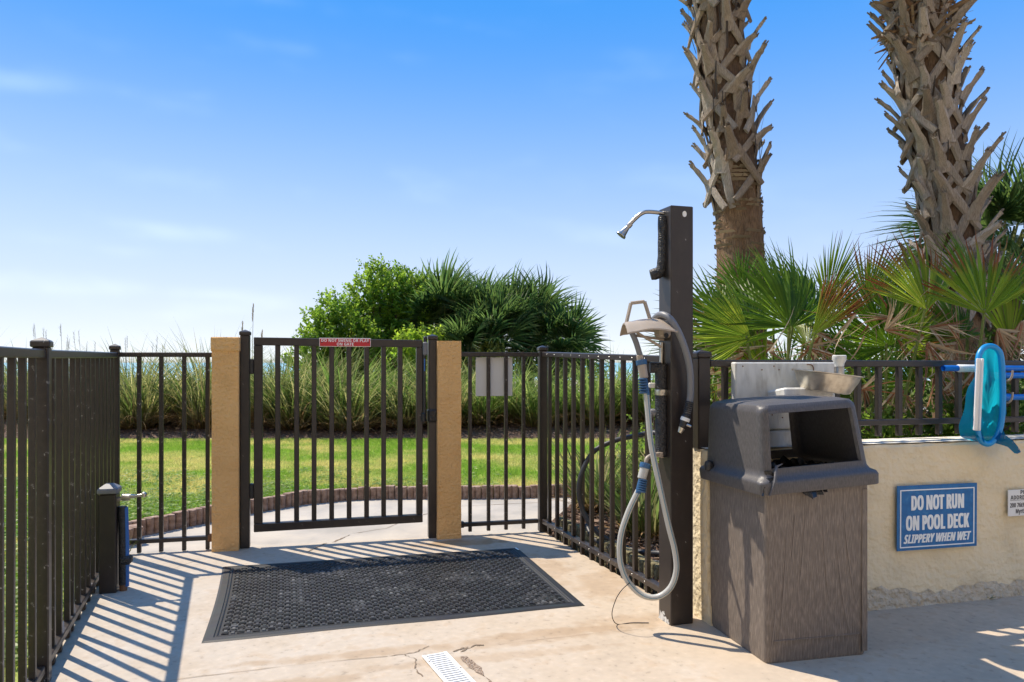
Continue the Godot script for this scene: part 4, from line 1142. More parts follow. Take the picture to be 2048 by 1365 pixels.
# ---------------------------------------------------------------- fountain, signs, net
func wall_things() -> void:
	var turn := atan2(WALL_DIR.y, WALL_DIR.x)
	var o := thing("drinking_fountain", "worn white drinking fountain with oval steel basin in front of the railing", "drinking fountain", V(WALL_A.x, 0, WALL_A.y), turn)
	# local x along the wall from its left end, +z towards the viewer
	var b := mb(); b.box(Vector3(0.475, 1.128, -0.06), Vector3(0.59, 0.345, 0.05), 0.006)
	part("back_panel", b, M.panel, o)
	b = mb(); b.box(Vector3(0.43, 0.905, -0.10), Vector3(0.36, 0.085, 0.13), 0.008)
	part("foot_slab", b, M.panel, o)
	b = mb(); b.box(Vector3(0.50, 1.14, 0.04), Vector3(0.28, 0.05, 0.16), 0.01, Basis(Vector3.RIGHT, -0.15))
	part("support_arm", b, M.panel, o)
	b = mb(45)
	var rings := []
	for e in [[0.10, 0.075, -0.085], [0.118, 0.088, -0.08], [0.150, 0.115, -0.02], [0.158, 0.122, 0.006], [0.172, 0.136, 0.009], [0.172, 0.136, 0.013], [0.155, 0.119, 0.010], [0.142, 0.108, -0.018], [0.11, 0.08, -0.068], [0.02, 0.02, -0.072]]:
		var ring := []
		for k in 36:
			var a := TAU * k / 36
			var ca := cos(a); var sa := sin(a)
			var x: float = signf(ca) * pow(absf(ca), 0.75) * e[0]; var z: float = signf(sa) * pow(absf(sa), 0.75) * e[1]
			ring.append(Vector3(x, e[2], -z))
		rings.append(ring)
	b.loft(rings, true)
	part("basin", b, M.steel, o, Transform3D(Basis(Vector3.BACK, -0.11) * Basis(Vector3.RIGHT, 0.05), Vector3(0.60, 1.235, 0.12)))
	b = mb(45)
	b.lathe([Vector2(0.024, -0.01), Vector2(0.025, 0.05), Vector2(0.02, 0.052)], 16)
	part("bubbler_base", b, M.chrome, o, Transform3D(Basis.IDENTITY, Vector3(0.694, 1.225, 0.09)))
	b = mb(45)
	b.lathe([Vector2(0.022, 0.05), Vector2(0.024, 0.065), Vector2(0.034, 0.085), Vector2(0.034, 0.105), Vector2(0.030, 0.108), Vector2(0.002, 0.106)], 16)
	part("bubbler_cap", b, M.panel, o, Transform3D(Basis.IDENTITY, Vector3(0.694, 1.228, 0.09)))
	b = tubed([Vector3(0.595, 1.288, -0.032), Vector3(0.622, 1.286, -0.032), Vector3(0.634, 1.268, -0.032), Vector3(0.632, 1.24, -0.032)], 0.0028, 6, 4)
	part("hook", b, M.rust, o)
	b = mb(30)
	for p in [Vector2(0.22, 1.28), Vector2(0.33, 1.262), Vector2(0.40, 1.28), Vector2(0.43, 1.262), Vector2(0.51, 1.262), Vector2(0.39, 1.03), Vector2(0.45, 1.015)]:
		b.lathe([Vector2(0.004, 0), Vector2(0.0035, 0.002)], 8, Vector3(p.x, p.y, -0.035), Basis(Vector3.RIGHT, PI / 2))
	part("rust_spot", b, M.rust, o)
	# blue sign
	var s := thing("deck_sign", "blue and white sign reading do not run, mounted on the tan wall", "sign", V(WALL_A.x, 0, WALL_A.y), turn)
	var cx := (2.291 - WALL_A.x) / cos(turn)
	var z := 0.020
	var tilt := Transform3D(Basis(Vector3.BACK, -0.006), Vector3(cx, 0.468, z))
	part("plate", box1(Vector3(0.525, 0.346, 0.004), 0.001), M.sign_blue, s, tilt)
	for e in [[0, 0.148, 0.478, 0.006], [0, -0.155, 0.478, 0.006], [-0.2405, -0.0035, 0.007, 0.309], [0.2405, -0.0035, 0.007, 0.309]]:
		part("border_line", box1(Vector3(e[2], e[3], 0.001), 0.0002), M.letter, s, tilt * Transform3D(Basis.IDENTITY, Vector3(e[0], e[1], 0.0028)))
	for k in 3:
		var dx := (k - 1) * 0.0026
		var dz := 0.0026 + k * 0.0003
		text("DO NOT RUN", 0.078, M.letter, s, tilt * Transform3D(Basis.IDENTITY, Vector3(dx, 0.077, dz)), 0.340)
		text("ON POOL DECK", 0.078, M.letter, s, tilt * Transform3D(Basis.IDENTITY, Vector3(dx, -0.030, dz)), 0.410)
		text("SLIPPERY WHEN WET", 0.046, M.letter, s, tilt * Transform3D(Basis(Vector3(1, 0, 0), Vector3(0.22, 1, 0), Vector3(0, 0, 1)), Vector3(dx * 0.6, -0.113, dz)), 0.430)
	# address sign at the frame's edge
	s = thing("address_sign", "small white sign with dark lettering on the wall at the right edge", "sign", V(WALL_A.x, 0, WALL_A.y), turn)
	var x0 := (2.752 - WALL_A.x) / cos(turn)
	part("plate", box1(Vector3(0.32, 0.146, 0.004), 0.001), M.white, s, Transform3D(Basis.IDENTITY, Vector3(x0 + 0.16, 0.516, z)))
	text("PHYSICAL", 0.022, M.letter_dark, s, Transform3D(Basis.IDENTITY, Vector3(x0 + 0.16, 0.574, z + 0.0026)), 0.15)
	text("ADDRESS LOCATION", 0.022, M.letter_dark, s, Transform3D(Basis.IDENTITY, Vector3(x0 + 0.16, 0.546, z + 0.0026)), 0.285)
	part("rule", box1(Vector3(0.29, 0.002, 0.001), 0.0002), M.letter_dark, s, Transform3D(Basis.IDENTITY, Vector3(x0 + 0.16, 0.531, z + 0.0024)))
	text("200 76th Ave", 0.024, M.letter_dark, s, Transform3D(Basis.IDENTITY, Vector3(x0 + 0.09, 0.503, z + 0.0026)), 0.155)
	text("Myrtle Beach", 0.024, M.letter_dark, s, Transform3D(Basis.IDENTITY, Vector3(x0 + 0.13, 0.469, z + 0.0026)), 0.155)
	# poles on hooks
	for i in 3:
		var y: float = [1.267, 1.226, 1.104][i]
		var a: float = [2.382, 2.705, 2.745][i]
		var lift: float = [0.0, 0.02, 0.03][i]
		var p := thing("pool_pole", ["long blue pool pole with white tape, topmost on the railing hooks", "blue pool pole just below the taped one", "lowest blue pool pole on the railing"][i], "pole")
		var dd := 4.14 + (a - 2.382) * 0.264 - lift
		var e := V(a + 2.6, y - 0.01, dd + 2.6 * 0.264)
		var st := V(a, y, dd)
		var b2 := mb(45)
		b2.tube([st, e], 0.0165, 14, false)
		b2.tube([e, st], 0.013, 14, false)
		part("tube", b2, M.pole_blue, p)
		if i == 0:
			var rr := []; var pp := []
			for k in 26:
				pp.append(st.lerp(e, 0.036 + k * 0.0018)); rr.append(0.0185 + 0.002 * absf(sin(k * 1.1)) + 0.002 * (k % 3) / 2.0)
			b2 = mb(30); b2.tube(pp, rr, 14)
			part("tape_wrap", b2, M.white, p)
		else:
			b2 = mb(45); b2.tube([st.lerp(e, -0.002), st.lerp(e, 0.022)], 0.020, 14)
			part("end_cap", b2, M.white if i == 1 else M.pole_blue, p)
	for i in 2:
		var hk := thing("pole_hook", ["pale curved hook holding the upper blue poles", "pale curved hook holding the lowest blue pole"][i], "hook")
		var y: float = [1.226, 1.104][i]
		var c := V(2.775, y, 4.21)
		part("hook", tubed([c + Vector3(-0.0, 0.0, -0.05), c + Vector3(0, -0.026, -0.02), c + Vector3(0, -0.028, 0.02), c + Vector3(0.004, -0.008, 0.042), c + Vector3(0.008, 0.03, 0.044)], 0.006, 8, 5), M.beige, hk)
	# skimmer net hung on the taped pole
	var n := thing("skimmer_net", "blue leaf skimmer net with oval rim hanging over the railing", "net")
	var oval := [V(2.506, 1.30, 4.03), V(2.520, 1.345, 4.04), V(2.55, 1.378, 4.05), V(2.590, 1.388, 4.06), V(2.635, 1.372, 4.07), V(2.662, 1.327, 4.08), V(2.671, 1.206, 4.08), V(2.665, 1.071, 4.07), V(2.648, 0.963, 4.06), V(2.614, 0.890, 4.05), V(2.568, 0.860, 4.04), V(2.522, 0.878, 4.03), V(2.497, 0.935, 4.02), V(2.500, 1.098, 4.02)]
	var ov := oval.duplicate(); ov.append(oval[0])
	part("rim", tubed(ov, 0.0155, 10, 6), M.net_blue, n)
	b = mb(); b.box(V(2.489, 1.128, 4.005), Vector3(0.030, 0.385, 0.014), 0.003, Basis(Vector3.BACK, -0.045))
	b.box(V(2.500, 1.128, 3.998), Vector3(0.012, 0.385, 0.016), 0.003, Basis(Vector3.BACK, -0.045))
	part("white_edge", b, M.white, n)
	# bag: sheet from the rim, bulging back and to the left with folds
	b = mb(60)
	b.col = Color(0.01, 0.46, 0.66, 0.96)
	var fine := crv(ov, 5)
	var nz := FastNoiseLite.new(); nz.seed = 95; nz.frequency = 5.0
	var ctr := V(2.585, 1.10, 4.05)
	var lay := []
	for k in 9:
		var t := k / 8.0
		var row := []
		for p in fine:
			var q: Vector3 = p.lerp(ctr + Vector3(-0.01, -0.06, 0.0), t)
			var back := 0.07 * sin(t * PI / 2)
			q.z += back * 0.25 - 0.015 + nz.get_noise_3dv(q * Vector3(2.2, 0.6, 1)) * 0.035 * sin(t * PI)
			row.append(q)
		lay.append(row)
	for k in 8:
		for i in fine.size() - 1: b.quad(lay[k][i], lay[k][i + 1], lay[k + 1][i + 1], lay[k + 1][i])
	part("bag_front", b, M.net, n)
	b = mb(60)
	b.col = Color(0.012, 0.44, 0.62, 0.93)
	var left := [V(2.505, 1.24, 4.05), V(2.470, 1.17, 4.05), V(2.440, 1.05, 4.05), V(2.418, 0.945, 4.05), V(2.430, 0.900, 4.06), V(2.50, 0.872, 4.06)]
	var lf := crv(left, 5)
	for i in lf.size() - 1:
		var t0 := float(i) / (lf.size() - 1); var t1 := float(i + 1) / (lf.size() - 1)
		var r0 := V(2.51, 1.24, 4.03).lerp(V(2.54, 0.87, 4.03), t0); var r1 := V(2.51, 1.24, 4.03).lerp(V(2.54, 0.87, 4.03), t1)
		for k in 4:
			var f0 := k / 4.0; var f1 := (k + 1) / 4.0
			var bow := func(f: float, t: float) -> Vector3: return Vector3(0, 0, 0.03 * sin(f * PI) + 0.008 * sin(t * 20.0 + f * 6.0))
			b.quad(r0.lerp(lf[i], f0) + bow.call(f0, t0), r0.lerp(lf[i], f1) + bow.call(f1, t0), r1.lerp(lf[i + 1], f1) + bow.call(f1, t1), r1.lerp(lf[i + 1], f0) + bow.call(f0, t1))
	part("bag_side", b, M.net, n)
	b = mb(60)
	b.col = Color(0.005, 0.30, 0.52, 0.92)
	# right flap and the tail that lies on the wall
	var rt := [V(2.672, 1.16, 4.09), V(2.70, 1.10, 4.10), V(2.706, 1.02, 4.10), V(2.66, 0.95, 4.08)]
	for i in 3:
		b.quad(V(2.665, 1.16, 4.08).lerp(V(2.65, 0.95, 4.06), i / 3.0), rt[i], rt[i + 1], V(2.665, 1.16, 4.08).lerp(V(2.65, 0.95, 4.06), (i + 1) / 3.0))
	part("bag_side", b, M.net, n)
	b = mb(60)
	b.col = Color(0.0, 0.26, 0.52, 0.95)
	var tl := [[V(2.652, 0.955, 4.06), V(2.585, 0.868, 4.04)], [V(2.69, 0.905, 4.09), V(2.625, 0.858, 4.03)], [V(2.735, 0.872, 4.09), V(2.665, 0.845, 4.03)], [V(2.762, 0.838, 4.09), V(2.715, 0.808, 4.05)], [V(2.766, 0.818, 4.08), V(2.745, 0.803, 4.07)]]
	for i in 4:
		var m0: Vector3 = (tl[i][0] + tl[i][1]) / 2 + Vector3(0, 0.006, 0.02); var m1: Vector3 = (tl[i + 1][0] + tl[i + 1][1]) / 2 + Vector3(0, 0.004, 0.018)
		b.quad(tl[i][0], m0, m1, tl[i + 1][0]); b.quad(m0, tl[i][1], tl[i + 1][1], m1)
	part("bag_tail", b, M.net, n)

# ---------------------------------------------------------------- plants
func fan_mesh(n: int, spread: float, split: float, cup: float, droop: float, c0: Color, c1: Color, tip: Color, tip_at: float, stalk: float) -> ArrayMesh:
	# a fan palm leaf of unit radius: hub at the origin, axis +y, upper face +z
	var b := mb()
	var sp := deg_to_rad(spread)
	var da := sp / (n - 1)
	var ts := [0.02, 0.22, split, lerpf(split, 1.0, 0.4), lerpf(split, 1.0, 0.75), 1.0]
	for i in n:
		var a := lerpf(-sp / 2, sp / 2, float(i) / (n - 1)) + rf(-0.45, 0.45) * da
		var ln := (0.78 + 0.22 * cos(a * 0.9)) * rf(0.84, 1.06)
		var dr := droop * rf(0.4, 1.6)
		var base := c0.lerp(c1, rng.randf()) * rf(0.8, 1.2)
		var brown := rf(-0.12, 0.12)
		var w0 := tan(da / 2) * split * 1.08
		var prev := []
		var pc := base
		for k in ts.size():
			var t: float = ts[k]
			var w := tan(da / 2) * t * 1.05 if t <= split else w0 * 0.92 * pow(maxf(0.0, 1.0 - (t - split) / (1.0 - split)), 0.9) + 0.0005
			var aa := a + (rf(-0.02, 0.02) if k == ts.size() - 1 else 0.0)
			var p := Vector3(sin(aa), cos(aa), 0) * ln * t
			p.z = -cup * t * t - dr * pow(maxf(0.0, t - 0.5), 2.0) * 2.0
			var s := Vector3(cos(aa), -sin(aa), 0) * w * ln
			var up := Vector3(0, 0, w * ln * 0.9)
			var c := base.lerp(tip, smoothstep(tip_at + brown, tip_at + brown + 0.22, t)) if tip_at < 1.0 else base
			if k > 0:
				b.quadc(prev[0], prev[1] , p + up, p - s, pc, c)
				b.quadc(prev[1], prev[2], p + s, p + up, pc, c)
			prev = [p - s, p + up, p + s]
			pc = c
	if stalk > 0.0:
		b.col = Color(0.16, 0.20, 0.06)
		b.tube([Vector3(0, -stalk, -stalk * 0.15), Vector3(0, -stalk * 0.5, 0.02), Vector3(0, 0.05, 0.0)], [0.022, 0.018, 0.012], 6)
	return b.mesh()

func dry_mesh(n: int) -> ArrayMesh:     # a withered fan: curling tan strips
	var b := mb()
	for i in n:
		var a := rf(-0.9, 0.9)
		var ln := rf(0.45, 1.25)
		var c := Color(0.40, 0.27, 0.15).lerp(Color(0.56, 0.47, 0.34), rng.randf()) * rf(0.75, 1.15)
		if rng.randf() < 0.25: c = Color(0.30, 0.13, 0.06) * rf(0.8, 1.2)
		var d := Vector3(sin(a), cos(a), rf(-0.25, 0.25)).normalized()
		var p := Vector3.ZERO
		var bend := Vector3(rf(-0.5, 0.5), -rf(0.6, 2.6), rf(-0.9, 0.9))
		var s := Vector3(cos(a), -sin(a), rf(-0.6, 0.6)).normalized()
		var w := rf(0.012, 0.024)
		for k in 6:
			var q := p + d * ln / 6.0
			d = (d + bend * 0.30 * k / 6.0).normalized()
			var w1 := w * (1.0 - k / 6.0 * 0.9)
			var w2 := w * (1.0 - (k + 1) / 6.0 * 0.92)
			b.quadc(p - s * w1, p + s * w1, q + s * w2, q - s * w2, c, c)
			p = q
			s = s.rotated(d, rf(-0.5, 0.5))
	return b.mesh()

func frond_at(o: Node3D, called: String, me: Mesh, m: Material, p: Vector3, axis: Vector3, face: Vector3, size: float, wide := 1.0) -> void:
	var y := axis.normalized()
	var z := (face - y * face.dot(y)).normalized()
	var x := y.cross(z)
	part(called, me, m, o, Transform3D(Basis(x * size * wide, y * size, z * size), p))

func grass_mesh(n: int, rad: float, hi: float, green: Color, gold: Color, dead: float) -> ArrayMesh:
	var b := mb()
	for i in n:
		var a := rf(0, TAU)
		var r := rad * pow(rng.randf(), 0.7)
		var p := Vector3(cos(a) * r, 0.0, sin(a) * r)
		var isdead := rng.randf() < dead
		var lean := rf(0.02, 0.40) + r / rad * 0.40
		var ln := hi * rf(0.4, 1.15)
		if isdead:
			lean += rf(0.3, 1.4); ln *= rf(0.35, 0.75)
		var out := Vector3(cos(a), 0, sin(a)).rotated(Vector3.UP, rf(-0.7, 0.7))
		var d := (Vector3.UP + out * lean).normalized()
		var s := Vector3(-out.z, 0, out.x).rotated(Vector3.UP, rf(-0.8, 0.8))
		var w := rf(0.005, 0.014)
		var c := green.lerp(gold, pow(rng.randf(), 1.9)) * rf(0.55, 1.3)
		if isdead: c = Color(0.40, 0.26, 0.13) * rf(0.4, 1.3)
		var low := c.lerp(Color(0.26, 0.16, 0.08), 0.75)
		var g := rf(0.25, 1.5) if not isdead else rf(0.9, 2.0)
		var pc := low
		for k in 6:
			var q := p + d * ln / 6.0
			d = (d + (out * 0.30 - Vector3.UP * 0.62 * (k / 5.0)) * g * 0.42).normalized()
			var w1 := w * (1.0 - pow(k / 6.0, 2.0)); var w2 := w * (1.0 - pow((k + 1) / 6.0, 2.0)) + 0.0004
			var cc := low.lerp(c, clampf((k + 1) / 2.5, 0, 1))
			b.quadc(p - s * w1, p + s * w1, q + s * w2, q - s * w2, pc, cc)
			pc = cc
			p = q
	return b.mesh()

func leafy_mesh(lobes: Array, per: float, leaf: float, c0: Color, c1: Color, origin: Vector3, slim := 0.5) -> MB:   # lobes: [centre, radius]
	var b := mb()
	for l in lobes:
		var ctr: Vector3 = l[0] - origin
		var rad: float = l[1]
		var nclump := int(per * rad * rad * 330.0 * pow(0.07 / leaf, 0.7) * 1.6)
		for i in nclump:
			var d := Vector3(rf(-1, 1), rf(-0.8, 1), rf(-1, 1))
			while d.length() > 1.0 or d.length() < 0.1: d = Vector3(rf(-1, 1), rf(-0.8, 1), rf(-1, 1))
			d = d.normalized()
			var p := ctr + d * rad * pow(rf(0.12, 1.0), 0.33) * rf(0.85, 1.10)
			var grow := (d * 0.7 + Vector3.UP * 0.8 + Vector3(rf(-1, 1), rf(-1, 1), rf(-1, 1)) * 0.5).normalized()
			var cc := c0.lerp(c1, clampf(rng.randf() * 0.8 + grow.y * 0.2, 0, 1)) * rf(0.7, 1.25)
			var len := leaf * rf(1.6, 3.2)
			for k in 16:
				var t := k / 15.0
				var at := p + grow * len * t
				var side := grow.cross(Vector3(rf(-1, 1), rf(-1, 1), rf(-1, 1))).normalized()
				var dir := (side + grow * rf(0.2, 1.2)).normalized()
				var ll := leaf * rf(0.7, 1.25) * (1.0 - 0.4 * t)
				var w := dir.cross(Vector3(rf(-1, 1), rf(-1, 1), rf(-1, 1))).normalized() * ll * slim * 0.5
				var c2 := cc * rf(0.85, 1.15)
				c2.a = 1.0
				b.tric(at, at + dir * ll * 0.5 + w, at + dir * ll, c2, c2, c2)
				b.tric(at, at + dir * ll, at + dir * ll * 0.5 - w, c2, c2, c2)
	return b

func twigs(lobes: Array, foot: Vector3, origin: Vector3) -> MB:
	var b := mb(60)
	b.col = Color(0.13, 0.09, 0.06)
	for l in lobes:
		for i in 5:
			var e: Vector3 = l[0] - origin + Vector3(rf(-1, 1), rf(-0.3, 0.9), rf(-1, 1)) * l[1] * 0.8
			var f := foot - origin + Vector3(rf(-0.2, 0.2), 0, rf(-0.2, 0.2))
			b.tube(crv([f, f.lerp(e, 0.4) + Vector3(rf(-0.15, 0.15), 0.1, rf(-0.15, 0.15)), e], 4), [0.035, 0.033, 0.03, 0.027, 0.024, 0.02, 0.016, 0.012, 0.006], 5)
	return b

func boot_mesh() -> ArrayMesh:      # an old leaf base: two legs round the trunk joining into a cut strap; +y up, +z away from the trunk
	var b := mb(40)
	var c := Color(0.36, 0.28, 0.20).lerp(Color(0.64, 0.57, 0.48), rng.randf())
	var R := 0.175
	var wrap := func(x: float, y: float, z: float) -> Vector3:
		return Vector3(sin(x / R) * (R + z), y, cos(x / R) * (R + z) - R)
	var reach := rf(0.7, 1.2)
	var out := rf(0.85, 1.25)
	var bend := rf(-0.06, 0.06)
	for s in [-1, 1]:
		b.col = c * rf(0.8, 1.1)
		var pts := []; var ws := []; var nr := []
		var far := rf(0.10, 0.16)
		for k in 7:
			var t := k / 6.0
			pts.append(wrap.call(s * lerpf(far, 0.014, pow(t, 0.85)), lerpf(-0.24, 0.05, t), lerpf(0.004, 0.034, t) + s * 0.004))
			ws.append(lerpf(0.052, 0.070, t)); nr.append((pts[-1] + Vector3(0, 0, R)) * Vector3(1, 0, 1))
		b.strap(pts, ws, 0.015, nr)
	b.col = c * rf(0.95, 1.15)
	var pts := []; var ws := []; var nr := []
	for k in 9:
		var t := k / 8.0
		var curl := 0.0
		pts.append(Vector3(bend * t * t * 1.4 + rf(-0.002, 0.002), lerpf(-0.02, 0.215 * reach, t) + curl, 0.032 + 0.125 * reach * out * pow(t, 1.6)))
		ws.append(lerpf(0.118, 0.042, pow(t, 0.8)) * rf(0.97, 1.03) + (0.006 if k >= 8 else 0.0)); nr.append(Vector3(rf(-0.25, 0.25), -0.25, 1))
	b.strap(pts, ws, 0.020, nr)
	# frayed, split end
	b.col = c * 0.7
	for i in 5:
		var e: Vector3 = pts[8] + Vector3((i - 2) * 0.010, rf(-0.004, 0.004), 0)
		b.strap([e - Vector3(0, 0.01, 0.008), e + Vector3(rf(-0.010, 0.010), rf(0.004, 0.03), rf(0.004, 0.026))], [0.012, 0.005], 0.009, [Vector3(0, 0, 1)])
	return b.mesh()

func palm_trunk(called: String, label: String, path: Array, boots_from: float, seed_: int, crowd: float, fuzz_from: float) -> void:   # path of V points, radius in w
	rng.seed = seed_
	var base: Vector3 = path[0][0]
	var o := thing(called, label, "palm tree", base)
	var cpts := []; var rads := []
	for p in path: cpts.append(p[0] - base)
	var line := crv(cpts, 16)
	for i in line.size():
		var f := float(i) / 16.0
		var k := mini(int(f), path.size() - 2)
		rads.append(lerpf(path[k][1], path[k + 1][1], f - k))
	var nz := FastNoiseLite.new(); nz.seed = seed_; nz.frequency = 1.0; nz.fractal_octaves = 3
	var b := mb(60)
	var rings := []; var tint := []
	for i in line.size():
		var ring := []; var tr := []
		for k in 40:
			var a := TAU * k / 40
			var p: Vector3 = line[i]
			var y := p.y
			var fib := nz.get_noise_3d(cos(a) * 9.0, y * 1.2, sin(a) * 9.0)
			var hoop := nz.get_noise_3d(cos(a) * 1.2, y * 22.0, sin(a) * 1.2 + 7.0)
			var r: float = rads[i] * (1.0 + fib * 0.035 + maxf(hoop, 0.0) * 0.09)
			ring.append(p + Vector3(cos(a) * r, 0, -sin(a) * r))
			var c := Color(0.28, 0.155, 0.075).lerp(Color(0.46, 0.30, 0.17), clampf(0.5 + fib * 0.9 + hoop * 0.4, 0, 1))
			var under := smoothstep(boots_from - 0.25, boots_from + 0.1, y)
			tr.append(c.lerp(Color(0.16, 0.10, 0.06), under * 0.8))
		rings.append(ring); tint.append(tr)
	for i in line.size() - 1:
		for k in 40:
			var m := (k + 1) % 40
			b.tric(rings[i][k], rings[i][m], rings[i + 1][m], tint[i][k], tint[i][m], tint[i + 1][m])
			b.tric(rings[i][k], rings[i + 1][m], rings[i + 1][k], tint[i][k], tint[i + 1][m], tint[i + 1][k])
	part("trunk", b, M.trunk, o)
	# torn flakes of fibre on the bare trunk
	b = mb()
	for i in 420:
		var f := rf(0.0, 0.6)
		var k := int(f * (line.size() - 1))
		if line[k].y > boots_from + 0.2: continue
		var a := rf(0, TAU)
		var rr: float = rads[k] * 1.01
		var p: Vector3 = line[k] + Vector3(cos(a) * rr, 0, -sin(a) * rr)
		var tan_ := Vector3(-sin(a), 0, -cos(a))
		var outw := Vector3(cos(a), 0.5, -sin(a))
		b.col = Color(0.34, 0.26, 0.17) * rf(0.6, 1.1)
		var w := rf(0.03, 0.09)
		b.quad(p - tan_ * w, p + tan_ * w, p + tan_ * w * 0.7 + outw * 0.012 + Vector3(0, 0.012, 0), p - tan_ * w * 0.8 + outw * 0.015 + Vector3(0, rf(0.005, 0.02), 0))
	part("bark_flakes", b, M.dry, o).set_meta("kind", "stuff")
	var kinds := []
	for i in 8: kinds.append(boot_mesh())
	var flip := 1.0
	var y := boots_from
	var ang := rf(0, TAU)
	var top: float = line[-1].y - 0.3
	while y < top:
		var k := 0
		while k < line.size() - 2 and line[k + 1].y < y: k += 1
		var c: Vector3 = line[k].lerp(line[k + 1], clampf((y - line[k].y) / maxf(line[k + 1].y - line[k].y, 0.001), 0, 1))
		var rr: float = rads[k]
		var ny := ang
		var z := Vector3(sin(ny), 0, cos(ny))
		var bs := Basis(Vector3.UP, ny) * Basis(Vector3.BACK, flip * rf(0.06, 0.46)) * Basis(Vector3.RIGHT, rf(-0.12, 0.12))
		flip = -flip
		var sc := rf(0.95, 1.2)
		part("leaf_base", kinds[rng.randi() % 8], M.boot, o, Transform3D(bs.scaled(Vector3(sc, sc, sc)), c + z * (rr - 0.012)))
		y += (0.033 / crowd) * rf(0.8, 1.2)
		ang += 2.39996 + rf(-0.15, 0.15)
	# hanging fibres along the sides
	b = mb()
	for i in 34:
		var a := rf(0, TAU)
		var y0 := rf(boots_from, top - 0.8)
		var k := int(clampf(y0 / line[-1].y, 0, 1) * (line.size() - 2))
		var p: Vector3 = line[k] + Vector3(cos(a), 0, -sin(a)) * (rads[k] + 0.045)
		var q: Vector3 = line[mini(k + 7, line.size() - 1)] + Vector3(cos(a + 0.1), 0, -sin(a + 0.1)) * (rads[k] + rf(0.03, 0.10))
		var s := Vector3(-sin(a), 0, -cos(a)) * rf(0.004, 0.010)
		b.col = Color(0.06, 0.045, 0.035)
		var m := p.lerp(q, 0.5) + Vector3(cos(a), 0, -sin(a)) * rf(0.0, 0.03)
		b.quad(p - s, p + s, m + s, m - s); b.quad(m - s, m + s, q + s * 0.5, q - s * 0.5)
	part("fibres", b, M.dry, o).set_meta("kind", "stuff")
	# ragged brown fibre near the crown
	b = mb()
	for i in 1300:
		var yy := rf(fuzz_from, line[-1].y)
		var k := 0
		while k < line.size() - 2 and line[k + 1].y < yy: k += 1
		var a := rf(0, TAU)
		var p: Vector3 = line[k] + Vector3(cos(a), 0, -sin(a)) * (rads[k] + rf(-0.01, 0.06))
		p.y = yy
		var d := Vector3(cos(a) * rf(0.2, 0.9), rf(-1.0, 0.7), -sin(a) * rf(0.2, 0.9)).normalized().rotated(Vector3(cos(a), 0, -sin(a)), rf(-1.2, 1.2))
		var s := d.cross(Vector3(cos(a), 0.2, -sin(a))).normalized() * rf(0.006, 0.022)
		b.col = Color(0.24, 0.13, 0.06).lerp(Color(0.38, 0.27, 0.16), rng.randf()) * rf(0.6, 1.1)
		var ln := rf(0.05, 0.17)
		b.quad(p - s, p + s, p + d * ln + s * 0.5 + Vector3(0, 0, 0.01), p + d * ln - s * 0.6)
	part("crown_fibre", b, M.dry, o).set_meta("kind", "stuff")
	# the crown above
	var tp: Vector3 = line[-1]
	for i in 20:
		var a := i * 2.39996
		var e := lerpf(0.1, 1.25, float(i) / 20)
		var ax := Vector3(cos(a) * cos(e), sin(e), sin(a) * cos(e))
		var hub := tp + ax * 1.05 + Vector3(0, -0.05, 0)
		frond_at(o, "frond", F.sabal[i % 3], M.leaf, hub, ax - Vector3(0, 0.35, 0), Vector3.UP + ax * 0.2, 0.95)
		var st := mb(50); st.col = Color(0.2, 0.24, 0.08)
		st.tube([tp, tp.lerp(hub, 0.5) + Vector3(0, 0.06, 0), hub], [0.03, 0.02, 0.012], 6)
		part("leaf_stalk", st, M.bark, o)

